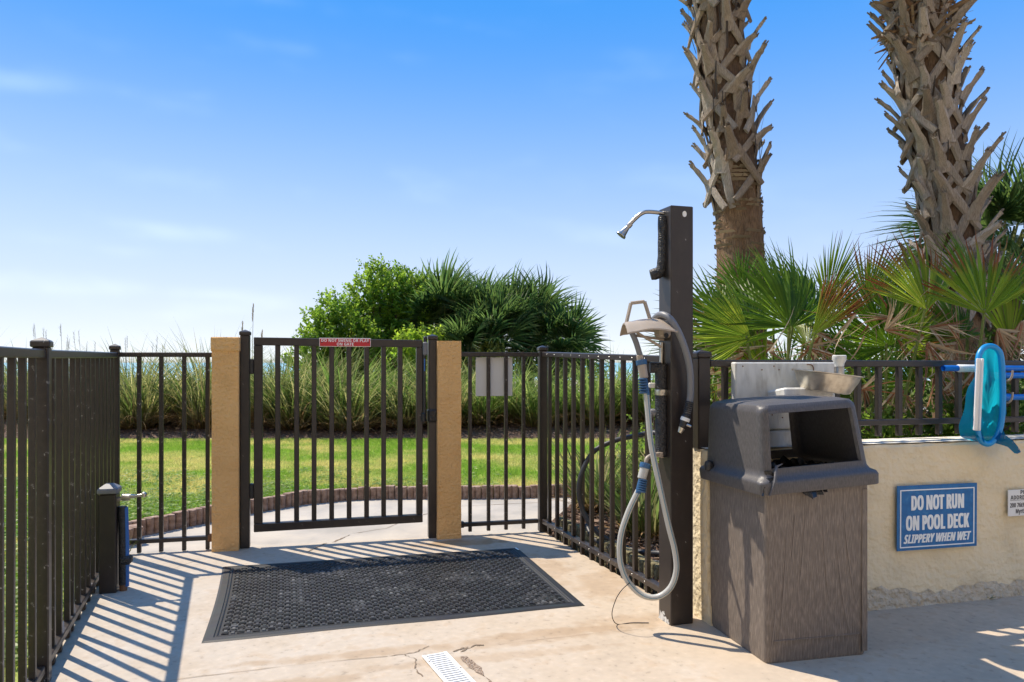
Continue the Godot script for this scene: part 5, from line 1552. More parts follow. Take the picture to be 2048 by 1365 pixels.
var F := {}
func plant_kit() -> void:
	rng.seed = 5
	var g0 := Color(0.07, 0.17, 0.014); var g1 := Color(0.22, 0.36, 0.03)
	var y1 := Color(0.44, 0.52, 0.06)
	var red := Color(0.36, 0.11, 0.035); var tan_ := Color(0.46, 0.33, 0.18)
	F.green = [fan_mesh(36, 178, 0.50, 0.10, 0.10, g0, g1, red, 0.90, 0.0), fan_mesh(34, 155, 0.48, 0.16, 0.16, g0, g1, tan_, 0.86, 0.0), fan_mesh(30, 125, 0.50, 0.05, 0.08, g0 * 1.2, g1, tan_, 0.9, 0.0)]
	F.yellow = [fan_mesh(28, 112, 0.54, 0.08, 0.06, g1, y1, red, 0.80, 0.0), fan_mesh(32, 142, 0.52, 0.10, 0.08, g1, y1, red, 0.78, 0.0)]
	F.redtip = [fan_mesh(26, 95, 0.54, 0.06, 0.05, g1, y1, red, 0.55, 0.0), fan_mesh(30, 132, 0.54, 0.10, 0.06, g1, y1, red, 0.62, 0.0), fan_mesh(26, 60, 0.60, 0.04, 0.08, g1 * 1.2, y1, red, 0.45, 0.0)]
	var s0 := Color(0.055, 0.115, 0.03); var s1 := Color(0.14, 0.21, 0.055)
	F.sabal = [fan_mesh(38, 190, 0.42, 0.35, 0.45, s0, s1, tan_, 1.2, 0.0), fan_mesh(36, 170, 0.40, 0.25, 0.6, s0, s1, tan_, 1.2, 0.0), fan_mesh(34, 150, 0.45, 0.4, 0.35, s0 * 1.3, s1 * 1.2, tan_, 0.95, 0.0)]
	F.far = [fan_mesh(24, 170, 0.5, 0.2, 0.35, s0, s1 * 1.1, tan_, 1.2, 0.0), fan_mesh(22, 150, 0.46, 0.15, 0.5, s0, s1, tan_, 1.2, 0.0), fan_mesh(24, 130, 0.5, 0.25, 0.25, s0 * 1.2, s1 * 1.3, tan_, 0.95, 0.0)]
	F.dry = [dry_mesh(17), dry_mesh(14), dry_mesh(20), dry_mesh(5), dry_mesh(7), dry_mesh(4)]
	F.grass = []
	for i in 4: F.grass.append(grass_mesh(520, 0.27, 1.6, Color(0.12, 0.19, 0.04), Color(0.56, 0.50, 0.22), 0.40))
	for i in 2: F.grass.append(grass_mesh(480, 0.27, 1.6, Color(0.16, 0.28, 0.05), Color(0.50, 0.54, 0.18), 0.26))

func fans(o: Node3D, foot: Vector3, list: Array) -> void:
	# list: [x, y, d, lean to the right in degrees, tilt back in degrees, radius, kind, variant, width]
	for e in list:
		var hub := V(e[0], e[1], e[2])
		var roll := deg_to_rad(e[3])
		var back := deg_to_rad(e[4])
		var ax := Vector3(sin(roll), cos(roll) * cos(back), -cos(roll) * sin(back))
		var face := Vector3(rf(-0.75, 0.75), rf(0.0, 0.6), 1.0)
		frond_at(o, "frond", F[e[6]][e[7]], M.leaf, hub, ax, face, e[5], e[8] if e.size() > 8 else rf(0.72, 1.0))
		var b := mb(50)
		b.col = Color(0.17, 0.22, 0.06)
		var mid := foot.lerp(hub, 0.6) + Vector3(0, 0.08, 0)
		b.tube(crv([foot + Vector3(rf(-0.1, 0.1), 0, rf(-0.1, 0.1)), mid, hub + ax * 0.03], 4), [0.016, 0.015, 0.014, 0.013, 0.012, 0.011, 0.010, 0.009, 0.008], 6)
		part("leaf_stalk", b, M.bark, o)

func palmettos() -> void:
	rng.seed = 11
	var o := thing("palmetto", "green fan palm clump spreading beside the shower post, widest fan facing out", "palm", V(1.72, 0.06, 4.95))
	fans(o, V(1.72, 0.1, 4.95), [
		[1.72, 1.515, 4.62, -22, 10, 0.62, "green", 0], [1.55, 1.49, 4.75, -48, 15, 0.60, "green", 1], [1.44, 1.45, 4.52, -73, 0, 0.44, "yellow", 0],
		[2.05, 1.70, 4.88, 20, 12, 0.56, "yellow", 0, 0.45], [1.78, 1.53, 4.75, 6, 18, 0.64, "green", 2], [1.80, 1.455, 4.50, 38, 4, 0.50, "redtip", 2], [1.22, 1.40, 5.1, -62, 25, 0.36, "green", 1],
		[1.62, 1.78, 5.25, -8, 25, 0.42, "green", 0], [1.50, 1.42, 5.0, -85, 20, 0.45, "green", 2], [1.95, 1.40, 4.95, 15, 40, 0.40, "yellow", 1],
		[2.02, 1.62, 5.1, 2, 20, 0.55, "green", 1], [1.35, 1.32, 5.0, -95, 20, 0.35, "green", 0], [1.90, 1.22, 5.15, -30, 60, 0.36, "green", 2], [1.85, 1.62, 5.3, 12, 20, 0.55, "green", 0], [1.45, 1.58, 5.2, -40, 15, 0.5, "green", 1], [1.60, 1.25, 4.75, -60, 40, 0.42, "yellow", 1]])
	for e in [[1.50, 1.36, 4.80, 200, 0.40], [1.85, 1.40, 4.70, 120, 0.42], [1.95, 1.50, 4.85, 80, 0.45], [2.05, 1.38, 4.90, 160, 0.40], [1.70, 1.30, 5.0, 190, 0.36]]:
		var r := deg_to_rad(e[3])
		frond_at(o, "dry_frond", F.dry[rng.randi() % 3], M.dry, V(e[0], e[1], e[2]), Vector3(sin(r), cos(r), 0.1), Vector3(0, 0.2, 1), e[4] * 0.78)
	o = thing("palmetto", "fan palm clump with red tipped upright fans and withered tan leaves, behind the railing", "palm", V(2.45, 0.06, 5.05))
	fans(o, V(2.45, 0.1, 5.05), [
		[2.27, 1.68, 4.80, 24, 8, 0.50, "redtip", 0, 0.7], [2.38, 1.40, 4.72, -46, 5, 0.50, "green", 0], [2.48, 1.66, 5.0, -8, 15, 0.40, "green", 2], [2.52, 1.62, 4.55, -11, 6, 0.54, "redtip", 1],
		[2.32, 1.70, 5.35, 33, 15, 0.42, "sabal", 2], [2.40, 1.55, 4.95, 12, 20, 0.46, "yellow", 1], [2.60, 1.38, 5.0, 30, 25, 0.48, "green", 1], [2.25, 1.33, 5.0, -60, 20, 0.42, "green", 2],
		[2.40, 1.12, 5.0, 5, 65, 0.40, "yellow", 1], [2.65, 1.15, 4.95, -35, 50, 0.42, "green", 0], [2.2, 1.05, 5.1, -10, 55, 0.4, "green", 1], [2.15, 1.60, 5.3, -15, 20, 0.52, "green", 0], [2.50, 1.42, 4.80, 60, 10, 0.42, "redtip", 1], [2.75, 1.62, 5.3, 15, 15, 0.5, "green", 1]])
	for e in [[2.30, 1.50, 4.62, 60, 0.40], [2.40, 1.58, 4.70, 290, 0.42], [2.55, 1.42, 4.60, 150, 0.52], [2.62, 1.52, 4.70, 110, 0.40], [2.50, 1.15, 4.85, 180, 0.5], [2.3, 1.15, 4.9, 170, 0.5]]:
		var r := deg_to_rad(e[3])
		frond_at(o, "dry_frond", F.dry[rng.randi() % 3], M.dry, V(e[0], e[1], e[2]), Vector3(sin(r), cos(r), 0.1), Vector3(0, 0.2, 1), e[4] * 0.78)
	o = thing("palmetto", "yellow green fan palm clump above the skimmer net, broad fan with red tips", "palm", V(3.0, 0.06, 5.0))
	fans(o, V(3.0, 0.1, 5.0), [
		[2.79, 1.585, 4.42, -3, 5, 0.50, "redtip", 1], [2.90, 1.45, 4.85, -18, 20, 0.46, "green", 0], [3.15, 1.42, 4.75, 22, 10, 0.50, "yellow", 1], [3.05, 1.75, 5.0, 10, 15, 0.50, "green", 1],
		[2.80, 1.38, 4.9, -55, 20, 0.44, "green", 2], [3.25, 1.65, 4.7, 40, 5, 0.50, "green", 0], [2.95, 1.15, 4.95, -20, 55, 0.40, "yellow", 0], [3.2, 1.15, 4.9, 30, 45, 0.44, "green", 1]])
	for e in [[2.95, 1.50, 4.55, 140, 0.55], [3.10, 1.55, 4.55, 170, 0.55], [2.82, 1.42, 4.75, 220, 0.45], [3.0, 1.30, 4.8, 180, 0.5], [2.75, 1.25, 4.85, 160, 0.5]]:
		var r := deg_to_rad(e[3])
		frond_at(o, "dry_frond", F.dry[rng.randi() % 3], M.dry, V(e[0], e[1], e[2]), Vector3(sin(r), cos(r), 0.1), Vector3(0, 0.2, 1), e[4] * 0.78)
	# withered strips caught between the fans
	for q in get_children():
		if not q.name.begins_with("palmetto"): continue
		for i in 9:
			var r := rf(0.6, 5.6)
			var p := Vector3(q.position.x + rf(-0.5, 0.5), rf(1.1, 1.62), q.position.z + rf(0.15, 0.5))
			frond_at(q, "dry_frond", F.dry[3 + i % 3], M.dry, p, Vector3(sin(r), cos(r), rf(-0.4, 0.4)), Vector3(rf(-0.5, 0.5), 0.2, 1), rf(0.22, 0.40))
	# a dark sabal behind, to the right
	o = thing("sabal_palm", "dark green sabal palm crown rising behind the right hand trunk", "palm", V(4.4, 0.06, 6.9))
	for i in 32:
		var a := i * 2.39996; var e := lerpf(-0.35, 1.4, i / 32.0)
		var ax := Vector3(cos(a) * cos(e), sin(e), sin(a) * cos(e))
		var c := V(4.5, 2.2, 6.9)
		frond_at(o, "frond", F.sabal[i % 3], M.leaf, c + ax * 0.42, ax - Vector3(0, 0.05, 0), Vector3.UP * 0.5 + ax * 0.3 + Vector3(rf(-0.6, 0.6), 0, rf(-0.2, 0.8)), rf(0.6, 0.78))
		var b := mb(50); b.col = Color(0.2, 0.24, 0.08)
		b.tube([V(4.5, 2.0, 6.9), c + ax * 0.42], [0.02, 0.010], 6)
		part("leaf_stalk", b, M.bark, o)
	var tb := mb(50); tb.col = Color(0.2, 0.14, 0.09); tb.tube([V(4.4, 0.0, 6.9), V(4.5, 2.15, 6.9)], [0.2, 0.17], 14)
	var tr := part("trunk", tb, M.bark, o)
	for q in get_children():
		if q.name.begins_with("palmetto") or q.name.begins_with("sabal_palm"):
			for ch in q.get_children(): ch.position -= q.position

func leafy_things() -> void:
	rng.seed = 21
	# wax myrtles and the palmetto thicket on the dune
	var k := 17.0 / 1500.0
	var bushes := [
		["tall wax myrtle with the highest rounded crown left of the dune palms", [[V(-2.95, 3.10, 17.2), 0.42], [V(-3.3, 2.85, 17.1), 0.34], [V(-2.5, 2.95, 17.3), 0.40], [V(-2.15, 2.7, 17.2), 0.36], [V(-2.8, 2.6, 17.2), 0.5], [V(-3.3, 2.35, 17.1), 0.42], [V(-2.4, 2.2, 17.2), 0.5], [V(-2.9, 1.9, 17.3), 0.6], [V(-2.5, 1.4, 17.2), 0.6], [V(-3.1, 1.2, 17.2), 0.6]], V(-2.9, 0.4, 17.3), Color(0.10, 0.21, 0.02), Color(0.36, 0.52, 0.06), 0.13],
		["broad wax myrtle on the left flank of the dune thicket", [[V(-3.95, 2.30, 16.6), 0.38], [V(-3.6, 2.15, 16.5), 0.36], [V(-4.2, 1.95, 16.5), 0.36], [V(-3.85, 1.75, 16.5), 0.45], [V(-3.3, 1.75, 16.5), 0.45], [V(-4.25, 1.4, 16.5), 0.42], [V(-3.6, 1.2, 16.6), 0.55], [V(-4.1, 0.9, 16.5), 0.5], [V(-4.7, 1.25, 16.8), 0.28], [V(-3.1, 1.2, 16.6), 0.5]], V(-3.8, 0.4, 16.7), Color(0.09, 0.20, 0.02), Color(0.36, 0.52, 0.06), 0.13],
		["low bright yellow green bush in front of the dune palms, above the gate latch", [[V(-2.15, 1.55, 16.0), 0.36], [V(-1.80, 1.50, 16.0), 0.34], [V(-2.4, 1.35, 16.0), 0.34], [V(-2.0, 1.1, 16.1), 0.5]], V(-2.1, 0.4, 16.1), Color(0.22, 0.38, 0.03), Color(0.50, 0.66, 0.07), 0.12],
		["small yellowish shrub under the dune palms right of the gate", [[V(-0.55, 1.35, 15.9), 0.32], [V(-0.25, 1.1, 15.9), 0.42], [V(-0.85, 1.0, 15.9), 0.4]], V(-0.5, 0.4, 16.0), Color(0.13, 0.16, 0.03), Color(0.42, 0.42, 0.09), 0.085]]
	for e in bushes:
		var o := thing("dune_bush", e[0], "bush", e[2])
		part("foliage", leafy_mesh(e[1], 1.1, e[5], e[3], e[4], e[2]), M.leaf, o)
		part("branches", twigs(e[1], e[2], e[2]), M.bark, o)
	rng.seed = 23
	var palms := [["dune palm tallest of the thicket, beside the wax myrtle", -1.55, 1.75, 17.6, 1.25], ["dune palm second from the left in the thicket, upright fronds", -0.75, 1.75, 17.9, 1.2], ["dune palm in the middle of the thicket with dead straw fronds", -0.35, 1.35, 16.8, 1.05], ["dune palm right of the thicket middle with dense upright fronds", 0.35, 1.65, 17.6, 1.2], ["low drooping dune palm at the front of the thicket", -0.95, 1.2, 16.4, 0.85], ["dune palm on the right edge leaning towards the sea", 1.0, 1.25, 17.0, 1.0], ["lowest dune palm at the right foot of the thicket", 1.05, 0.7, 16.8, 0.8], ["dune palm half hidden behind the tall wax myrtle", -2.2, 1.7, 18.0, 1.15]]
	for p in palms:
		var at := V(p[1], 0.45, p[3])
		var o := thing("dune_palm", p[0], "palm", at)
		var heart := Vector3(0, p[2] - 0.30, 0)
		for i in 26:
			var a: float = i * 2.39996 + p[1]; var e := lerpf(-0.30, 1.5, pow(i / 26.0, 0.8))
			var ax := Vector3(cos(a) * cos(e), sin(e), sin(a) * cos(e))
			var hub: Vector3 = heart + ax * rf(0.4, 0.7) * p[4]
			if i < 5:
				frond_at(o, "dry_frond", F.dry[i % 3], M.dry, hub, ax - Vector3(0, 0.5, 0), Vector3.UP + ax * 0.3, 0.75 * p[4])
			else:
				frond_at(o, "frond", F.far[i % 3], M.leaf, hub, ax + Vector3(0, 0.15, 0), Vector3.UP * 0.5 + ax * 0.3 + Vector3(rf(-0.6, 0.6), 0, rf(-0.6, 0.6)), rf(0.75, 1.0) * p[4])
			var b := mb(50); b.col = Color(0.17, 0.2, 0.07)
			b.tube([heart * 0.6, heart * 0.9 + ax * 0.2, hub], [0.03, 0.02, 0.012], 5)
			part("leaf_stalk", b, M.bark, o)
		var tb := mb(50); tb.col = Color(0.2, 0.15, 0.1); tb.tube([Vector3(0, -0.2, 0), heart], [0.2, 0.15], 10)
		part("trunk", tb, M.bark, o)
	# broad-leaved shrub behind the right fence
	rng.seed = 24
	var lob := [[V(1.45, 0.62, 6.8), 0.32], [V(1.75, 0.78, 6.9), 0.36], [V(1.25, 0.4, 6.7), 0.25], [V(1.6, 0.35, 6.7), 0.35], [V(2.1, 0.5, 7.0), 0.4]]
	var o := thing("leafy_shrub", "low broad leaved green shrub behind the right fence and black hose", "shrub", V(1.6, 0.06, 6.8))
	part("foliage", leafy_mesh(lob, 0.9, 0.06, Color(0.09, 0.17, 0.025), Color(0.27, 0.37, 0.06), V(1.6, 0.06, 6.8), 0.6), M.leaf, o)
	part("branches", twigs(lob, V(1.6, 0.06, 6.8), V(1.6, 0.06, 6.8)), M.bark, o)
	lob = [[V(2.3, 0.8, 4.75), 0.16], [V(2.05, 0.72, 4.7), 0.18], [V(2.62, 0.75, 4.85), 0.2], [V(2.95, 0.85, 4.9), 0.22], [V(1.85, 0.72, 4.65), 0.15], [V(2.4, 0.55, 4.8), 0.25], [V(2.9, 0.55, 4.9), 0.25], [V(3.2, 0.85, 4.95), 0.25]]
	o = thing("leafy_shrub", "glossy green shrub growing low behind the railing on the wall", "shrub", V(2.4, 0.06, 4.8))
	part("foliage", leafy_mesh(lob, 2.2, 0.05, Color(0.07, 0.15, 0.02), Color(0.24, 0.34, 0.05), V(2.4, 0.06, 4.8), 0.6), M.leaf, o)
	part("branches", twigs(lob, V(2.4, 0.06, 4.8), V(2.4, 0.06, 4.8)), M.bark, o)
	lob = [[V(3.4, 0.9, 6.6), 0.6], [V(2.6, 0.8, 6.8), 0.55], [V(4.2, 1.0, 6.6), 0.7], [V(3.0, 1.3, 7.2), 0.5], [V(3.9, 1.6, 7.4), 0.5], [V(5.0, 1.3, 7.2), 0.7]]
	o = thing("leafy_shrub", "tall dark shrub filling the gap behind the fan palms", "shrub", V(3.4, 0.06, 6.7))
	part("foliage", leafy_mesh(lob, 0.7, 0.07, Color(0.05, 0.11, 0.02), Color(0.15, 0.25, 0.04), V(3.4, 0.06, 6.7), 0.5), M.leaf, o)
	part("branches", twigs(lob, V(3.4, 0.06, 6.7), V(3.4, 0.06, 6.7)), M.bark, o)

func tall_grass() -> void:
	rng.seed = 31
	# [x, d, height factor, variant]
	var list := [[-8.6, 14.6, 1.0, 0], [-7.6, 14.9, 1.05, 1], [-6.75, 14.7, 1.0, 2], [-6.0, 15.0, 1.0, 3], [-6.9, 13.9, 0.95, 0], [-5.7, 13.9, 1.12, 1], [-5.0, 14.6, 1.0, 2], [-4.45, 14.2, 1.06, 0], [-3.85, 14.6, 1.0, 3], [-4.0, 13.8, 0.85, 1], [-3.25, 14.2, 1.0, 4], [-2.95, 13.7, 0.85, 2], [-2.35, 14.6, 0.95, 0], [-1.55, 14.3, 0.9, 5], [-1.15, 14.0, 0.92, 3], [-2.0, 14.0, 0.7, 1], [-0.55, 14.3, 0.85, 4], [0.0, 14.5, 0.8, 5], [0.5, 14.1, 0.85, 4], [1.0, 14.6, 0.8, 5], [1.55, 14.2, 0.82, 4], [2.0, 14.7, 0.85, 5], [2.6, 14.4, 0.95, 4], [3.2, 14.7, 0.95, 5], [3.9, 14.3, 1.0, 4], [4.7, 14.6, 1.0, 5], [5.5, 14.4, 1.0, 4], [6.4, 14.8, 1.0, 0], [-9.7, 14.9, 1.0, 2], [-10.8, 14.6, 1.0, 3]]
	var where := ["far left behind the side fence", "behind the side fence, left of its second post", "behind the short fence left of the gate", "behind the hinge side pillar", "behind the gate, left part", "behind the middle of the gate", "behind the latch side of the gate", "behind the blank white board", "behind the right side fence", "beyond the shower post", "behind the wall railing at the right"]
	var kinds := ["gold tipped", "green and tan", "dense", "straw footed", "fresh green", "bright green"]
	for i in list.size():
		var e = list[i]
		e[0] *= (e[1] - 0.8) / e[1]
		e[1] -= 0.8
		var px: float = 1024 + 1500 * e[0] / e[1]
		var w := 0
		for lim in [70, 230, 425, 510, 610, 735, 870, 1070, 1320, 1440]:
			if px > lim: w += 1
		var h := 0.09 + 0.22 * clampf((e[1] - 12.3) / 2.6, 0.0, 1.0)
		var o := thing("dune_grass", "%s clump of tall dune grass %s%s" % [kinds[e[3]], where[w], ", nearer the lawn" if e[1] < 13.35 else ", on the slope"], "grass clump", V(e[0], h, e[1]), rf(0, TAU), "clumps of tall grass along the dune")
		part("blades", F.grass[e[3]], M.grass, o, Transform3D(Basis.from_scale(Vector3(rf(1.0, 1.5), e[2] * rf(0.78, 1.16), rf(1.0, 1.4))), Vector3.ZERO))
	# further back on the crest, nobody could count it
	var xfs := []; var cols := []
	var g := grass_mesh(110, 0.4, 1.1, Color(0.18, 0.26, 0.06), Color(0.52, 0.50, 0.22), 0.2)
	for i in 110:
		var x := rf(-16, 12)
		if x > -4.5 and x < 2.0 and rng.randf() < 0.5: continue
		var d := rf(14.2, 19.0)
		var s := rf(0.5, 1.05) * (0.7 if x > 1.2 and x < 3.4 else 1.0)
		xfs.append(Transform3D(Basis(Vector3.UP, rf(0, TAU)).scaled(Vector3(1.1, s, 1.1)), V(x, 0.45, d)))
	scatter("crest_grass", g, M.grass, xfs, [])
	# grass tufts in the bed behind the right fence
	for e in [[0.95, 5.35, 0.62, "bushy green and straw grass tuft behind the right fence, under the hose loop"], [0.72, 6.3, 0.75, "pale straw grass tuft behind the right fence at the lawn edge"], [1.25, 6.15, 0.7, "tall straw coloured grass tuft behind the black hose coil"]]:
		var o := thing("grass_tuft", e[3], "grass clump", V(e[0], 0.06, e[1]))
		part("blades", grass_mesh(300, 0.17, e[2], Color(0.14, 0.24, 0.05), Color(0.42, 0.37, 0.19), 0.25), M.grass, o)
	# seed heads
	var pl := [[-4.93, 14.2, 2.33, "tall pale plume"], [-5.13, 14.2, 2.0, "short pale plume"], [-4.86, 14.5, 1.85, "thin brown plume"]]
	for e in pl:
		var o := thing("seed_plume", "%s rising above the left gate post" % e[3], "plant", V(e[0], 0.3, e[1]))
		var b := mb(50); b.col = Color(0.36, 0.30, 0.18)
		var h: float = e[2] - 0.3
		b.tube([Vector3.ZERO, Vector3(0.01, h * 0.6, 0), Vector3(0.03, h, 0)], [0.006, 0.005, 0.003], 5)
		part("stem", b, M.dry, o)
		b = mb()
		for i in 90:
			var t := rng.randf()
			var p := Vector3(0.03 - 0.02 * t, h - 0.34 * t + 0.08, 0)
			var a := rf(0, TAU)
			var d := Vector3(cos(a) * 0.5, 0.9, sin(a) * 0.5).normalized() * rf(0.03, 0.08) * (0.4 + sin(t * PI) * 0.8)
			b.col = Color(0.50, 0.40, 0.26) * rf(0.7, 1.1)
			var s := Vector3(-sin(a), 0, cos(a)) * 0.006
			b.tri(p - s, p + s, p + d)
		part("plume", b, M.dry, o)
	# thin dark stalks on the left skyline
	var st := [[-9.2, 14.5, 2.0], [-8.9, 14.7, 1.9], [-8.75, 14.6, 2.2], [-8.3, 14.6, 1.85], [-7.6, 14.8, 1.8], [-7.1, 14.6, 1.85], [-6.7, 14.4, 1.8]]
	var sn := ["at the picture edge", "second bunch from the edge", "tallest bunch", "above the front fence post", "between two fence posts", "just left of the corner post", "just right of the corner post"]
	for e in st:
		var o := thing("sea_oat_stalk", "thin dark seed stalks on the left skyline, %s" % sn[st.find(e)], "plant", V(e[0], 0.3, e[1]), 0.0, "seed stalks on the left skyline")
		var b := mb(); b.col = Color(0.10, 0.10, 0.07)
		for k in 4:
			var q := Vector3(rf(-0.25, 0.25), e[2] - 0.42 + rf(-0.3, 0.2), rf(-0.2, 0.2))
			var f := Vector3(rf(-0.1, 0.1), 0, 0)
			b.tube(crv([f, f.lerp(q, 0.5) + Vector3(0, 0.1, 0), q], 3), [0.004, 0.004, 0.004, 0.0035, 0.003, 0.003, 0.002], 4)
			for m in 8:
				var p := q - Vector3(q.x * 0.1, 0.03 * m, 0)
				b.tri(p, p + Vector3(0.006, 0.004, 0), p + Vector3(rf(-0.04, 0.04), 0.05, rf(-0.03, 0.03)))
		part("stalks", b, M.dry, o)

func in_lawn(x: float, d: float) -> bool:
	if d > 11.9: return false
	var fx := -2.72 - (d - 5.07) * 0.383
	if d < 5.1: return x < fx - 0.03
	if d > 7.55: return true
	for i in EDGE.size() - 1:
		var a: Vector2 = EDGE[i]; var b: Vector2 = EDGE[i + 1]
		if x >= a.x and x < b.x:
			return d > lerpf(a.y, b.y, (x - a.x) / (b.x - a.x)) + 0.07
	if x > 0.75: return false
	return x < EDGE[0].x - 0.08 or (d > 5.4 and x < EDGE[0].x)

func lawn_grass() -> void:
	rng.seed = 41
	var nz := FastNoiseLite.new(); nz.seed = 42; nz.frequency = 0.5; nz.fractal_octaves = 3
	for v in 2:
		var b := mb()
		for i in 9:
			var a := rf(0, TAU); var r := rf(0, 0.05)
			var p := Vector3(cos(a) * r, -0.005, sin(a) * r)
			var d := Vector3(cos(a) * rf(0.1, 0.9), 1, sin(a) * rf(0.1, 0.9)).normalized()
			var s := Vector3(-sin(a), 0, cos(a)).rotated(Vector3.UP, rf(-1, 1)) * 0.0042
			var h := rf(0.022, 0.05)
			b.tri(p - s, p + s, p + d * h)
		var xfs := []; var cols := []
		for i in 72000:
			var d := 4.0 + pow(rng.randf(), 0.9) * 8.0
			if rng.randf() < 0.1: d = rf(0.6, 5.2)
			var x := rf(-1.35, 0.62) * d
			if not in_lawn(x, d): continue
			var f := nz.get_noise_2d(x, d * 1.3)
			var sc := rf(0.7, 1.3)
			xfs.append(Transform3D(Basis(Vector3.UP, rf(0, TAU)).scaled(Vector3(sc, sc * rf(0.7, 1.2), sc)), V(x, 0.075, d)))
			var c := Color(0.30, 0.48, 0.065).lerp(Color(0.74, 0.67, 0.25), clampf(f * 1.7 + 0.40 + rf(-0.3, 0.3), 0, 1)) * rf(0.8, 1.2)
			c.a = 1.0
			cols.append(c)
		scatter("lawn_grass", b.mesh(), M.grass, xfs, cols)
	# round leafy ground cover in the near left of the lawn
	var lb := mb()
	for i in 5:
		var a := rf(0, TAU)
		var d := Vector3(cos(a), rf(0.1, 0.5), sin(a)) * 0.022
		var s := Vector3(-sin(a), 0, cos(a)) * 0.011
		var p := Vector3(cos(a), 0.4, sin(a)) * 0.012
		lb.quad(p, p + d * 0.5 + s, p + d, p + d * 0.5 - s)
	var xfs := []; var cols := []
	for i in 22000:
		var d := rf(3.0, 8.6)
		var x := rf(-0.75, -0.0) * d
		if not in_lawn(x, d): continue
		if rng.randf() > smoothstep(8.8, 6.6, d + nz.get_noise_2d(x * 2.0, d * 2.0) * 1.6): continue
		var sc := rf(0.6, 1.3)
		xfs.append(Transform3D(Basis(Vector3.UP, rf(0, TAU)).scaled(Vector3(sc, sc, sc)), V(x, 0.085 + rf(0, 0.018), d)))
		var c := Color(0.22, 0.38, 0.06).lerp(Color(0.56, 0.58, 0.26), rng.randf() * rng.randf() * 1.2) * rf(0.8, 1.2)
		c.a = 1.0
		cols.append(c)
	scatter("ground_cover", lb.mesh(), M.leaf, xfs, cols)
	# bark chips
	var cb := mb()
	cb.box(Vector3.ZERO, Vector3(0.05, 0.007, 0.016), 0.002)
	xfs = []; cols = []
	for i in 9000:
		var x := 0.0; var d := 0.0; var y := 0.068
		if i < 5200:
			d = rf(4.0, 7.4); x = rf(0.2, 3.2)
			var fx := 0.30 + (5.83 - d) * 0.344 if d < 5.83 else 0.30 + (d - 5.83) * 0.31
			if x < fx + 0.06 or d < 3.99 + (x - 1.1) * 0.265 + 0.05: continue
		else:
			d = rf(12.0, 15.0); x = rf(-9, 6)
			y = 0.06 + 0.02 + maxf(0.0, (d - 12.0)) * 0.093
		var sc := rf(0.5, 1.4)
		xfs.append(Transform3D((Basis(Vector3.UP, rf(0, TAU)) * Basis(Vector3.RIGHT, rf(-0.5, 0.5)) * Basis(Vector3.BACK, rf(-0.4, 0.4))).scaled(Vector3(sc, 1, sc)), V(x, y + rf(0, 0.02), d)))
		var c := Color(0.12, 0.065, 0.04).lerp(Color(0.42, 0.30, 0.22), pow(rng.randf(), 1.8)) * rf(0.6, 1.2)
		c.a = 1.0
		cols.append(c)
	scatter("bark_chips", cb.mesh(), M.chip, xfs, cols)

func bounce_building() -> void:  # added out of view: pale facade bounces warm sun onto pillars and wall
	var o := thing("unseen_bounce_building", "added pale building with balconies, unseen behind the viewer, bouncing warm light", "building", V(0, 0, -19))
	var wm := mat(Color(0.80, 0.72, 0.60), 0.9)
	var gl := mat(Color(0.10, 0.12, 0.14), 0.1)
	part("wall", box1(Vector3(60, 33, 14), 0.05), wm, o, Transform3D(Basis.IDENTITY, Vector3(0, 16.5, 7)))
	var slab := box1(Vector3(59, 0.25, 1.4), 0.03); var rail_ := box1(Vector3(59, 0.9, 0.08), 0.01); var win := box1(Vector3(2.0, 2.0, 0.06), 0.01)
	for f in range(1, 11):
		part("balcony", slab, wm, o, Transform3D(Basis.IDENTITY, Vector3(0, f * 3.0, -0.72)))
		part("balcony_rail", rail_, wm, o, Transform3D(Basis.IDENTITY, Vector3(0, f * 3.0 + 0.6, -1.38)))
		for k in 12:
			part("window", win, gl, o, Transform3D(Basis.IDENTITY, Vector3(-27.0 + k * 4.9, f * 3.0 + 1.3, -0.034)))

func kind_of(n: String) -> String:
	return n.substr(0, n.length() - 4) if n.length() > 4 and n[n.length() - 4] == "_" and n.right(3).is_valid_int() else n
func nest(owner_kind: String, child_kind: String, parent_kind: String) -> void:
	for o in get_children():
		if kind_of(o.name) != owner_kind: continue
		var homes := []; var kids := []
		for ch in o.get_children():
			if kind_of(ch.name) == parent_kind: homes.append(ch)
			elif kind_of(ch.name) == child_kind: kids.append(ch)
		if homes.is_empty(): continue
		for i in kids.size():
			var home: Node3D = homes[mini(i, homes.size() - 1)]
			var xf: Transform3D = home.transform.affine_inverse() * kids[i].transform
			o.remove_child(kids[i])
			home.add_child(kids[i], true)
			kids[i].transform = xf

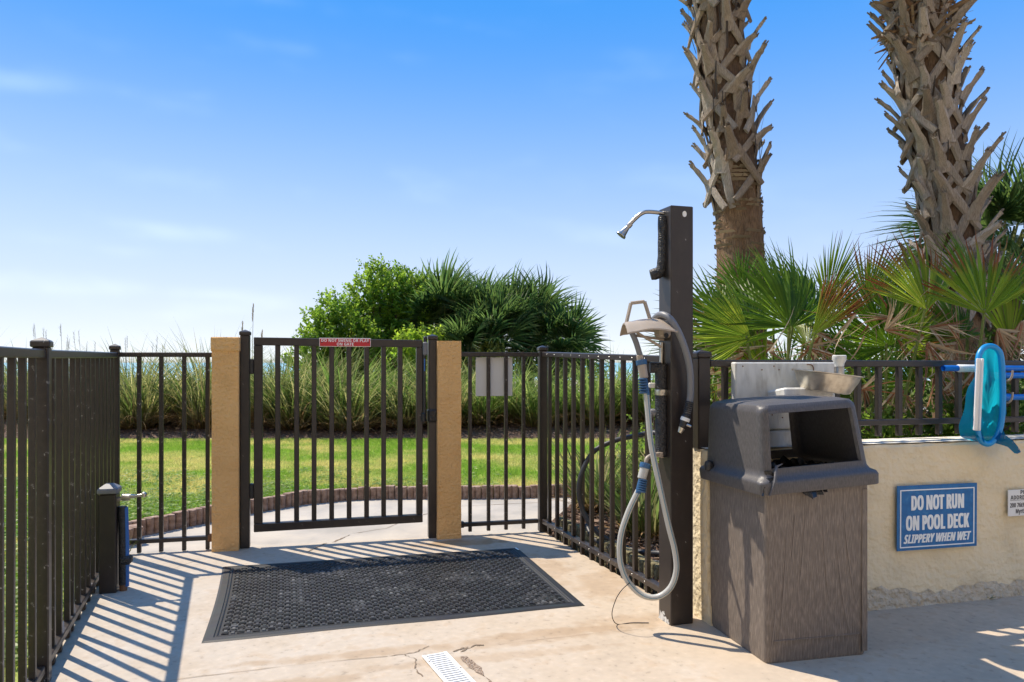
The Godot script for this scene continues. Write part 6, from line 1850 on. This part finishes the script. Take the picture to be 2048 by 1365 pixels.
func _ready() -> void:
	rng.seed = 7
	setting_up()
	materials()
	ground()
	edging()
	fences()
	gate()
	low_wall()
	bounce_building()
	plant_kit()
	rng.seed = 9
	palm_trunk("palm_tree", "left palm, straight trunk bare below and clad in old leaf bases above", [[V(1.91, 0.0, 6.2), 0.21], [V(1.90, 1.2, 6.2), 0.20], [V(1.885, 2.3, 6.2), 0.187], [V(1.84, 2.9, 6.2), 0.180], [V(1.78, 3.5, 6.2), 0.175], [V(1.70, 4.3, 6.2), 0.175], [V(1.55, 5.6, 6.25), 0.17], [V(1.45, 6.4, 6.3), 0.16]], 2.74, 101, 0.84, 4.4)
	palm_trunk("palm_tree", "right palm, curved trunk crowded with old leaf bases and brown fibre", [[V(3.60, 0.0, 6.0), 0.19], [V(3.57, 1.3, 6.0), 0.185], [V(3.545, 2.0, 6.0), 0.18], [V(3.52, 2.4, 6.0), 0.175], [V(3.48, 2.72, 6.0), 0.172], [V(3.41, 3.05, 6.0), 0.175], [V(3.345, 3.38, 6.0), 0.185], [V(3.315, 3.7, 6.0), 0.19], [V(3.25, 4.04, 6.0), 0.19], [V(3.22, 5.4, 6.0), 0.18], [V(3.25, 6.2, 6.0), 0.16]], 1.75, 202, 1.15, 3.75)
	palmettos()
	leafy_things()
	tall_grass()
	lawn_grass()
	rng.seed = 8
	floor_mat()
	grate()
	spigot()
	shower()
	bin()
	wall_things()
	# pieces of a part go under that part
	for e in [["side_fence", "post_cap", "post"], ["gate_fence", "post_cap", "post"], ["wall_fence", "post_cap", "post"], ["gate_post", "post_cap", "post"], ["spigot_post", "post_cap", "post"], ["spigot_post", "tap_handle", "tap"], ["spigot_post", "blue_tape", "pipe_sleeve"], ["spigot_post", "pipe_collar", "pipe_sleeve"], ["stucco_pillar", "top_band", "shaft"], ["stucco_pillar", "foot_patch", "shaft"], ["gate", "latch_top", "latch_rod"], ["gate", "latch_knob", "latch_rod"], ["gate", "latch_foot", "latch_rod"], ["gate", "latch_label", "latch_rod"], ["gate_sign", "red_face", "plate"], ["gate_sign", "lettering", "plate"], ["gate_sign", "screw", "plate"], ["deck_sign", "border_line", "plate"], ["deck_sign", "lettering", "plate"], ["address_sign", "rule", "plate"], ["address_sign", "lettering", "plate"], ["shower_post", "shower_head", "shower_arm"], ["shower_post", "flange", "shower_arm"], ["shower_post", "sunlit_hole_disc", "post"], ["shower_post", "peeled_paint", "post"], ["shower_post", "clamp_strap", "pipe_clamp"], ["spray_hose", "strain_relief", "hose"], ["spray_hose", "collar", "grip"], ["spray_hose", "tip", "grip"], ["spray_hose", "lever", "grip"], ["braided_hose", "stripe", "hose"], ["braided_hose", "coupling_body", "blue_coupling"], ["braided_hose", "strain_relief", "blue_coupling"], ["litter_bin", "corner_strip", "body"], ["litter_bin", "scuff_mark", "body"], ["litter_bin", "base_seam", "body"], ["litter_bin", "tear", "lid"], ["litter_bin", "torn_edge", "lid"], ["litter_bin", "hinge_knob", "lid"], ["drinking_fountain", "bubbler_cap", "bubbler_base"], ["drinking_fountain", "hook", "back_panel"], ["drinking_fountain", "rust_spot", "back_panel"], ["rubber_mat", "woven_ribs", "backing"], ["pool_pole", "tape_wrap", "tube"], ["pool_pole", "end_cap", "tube"]]:
		nest(e[0], e[1], e[2])
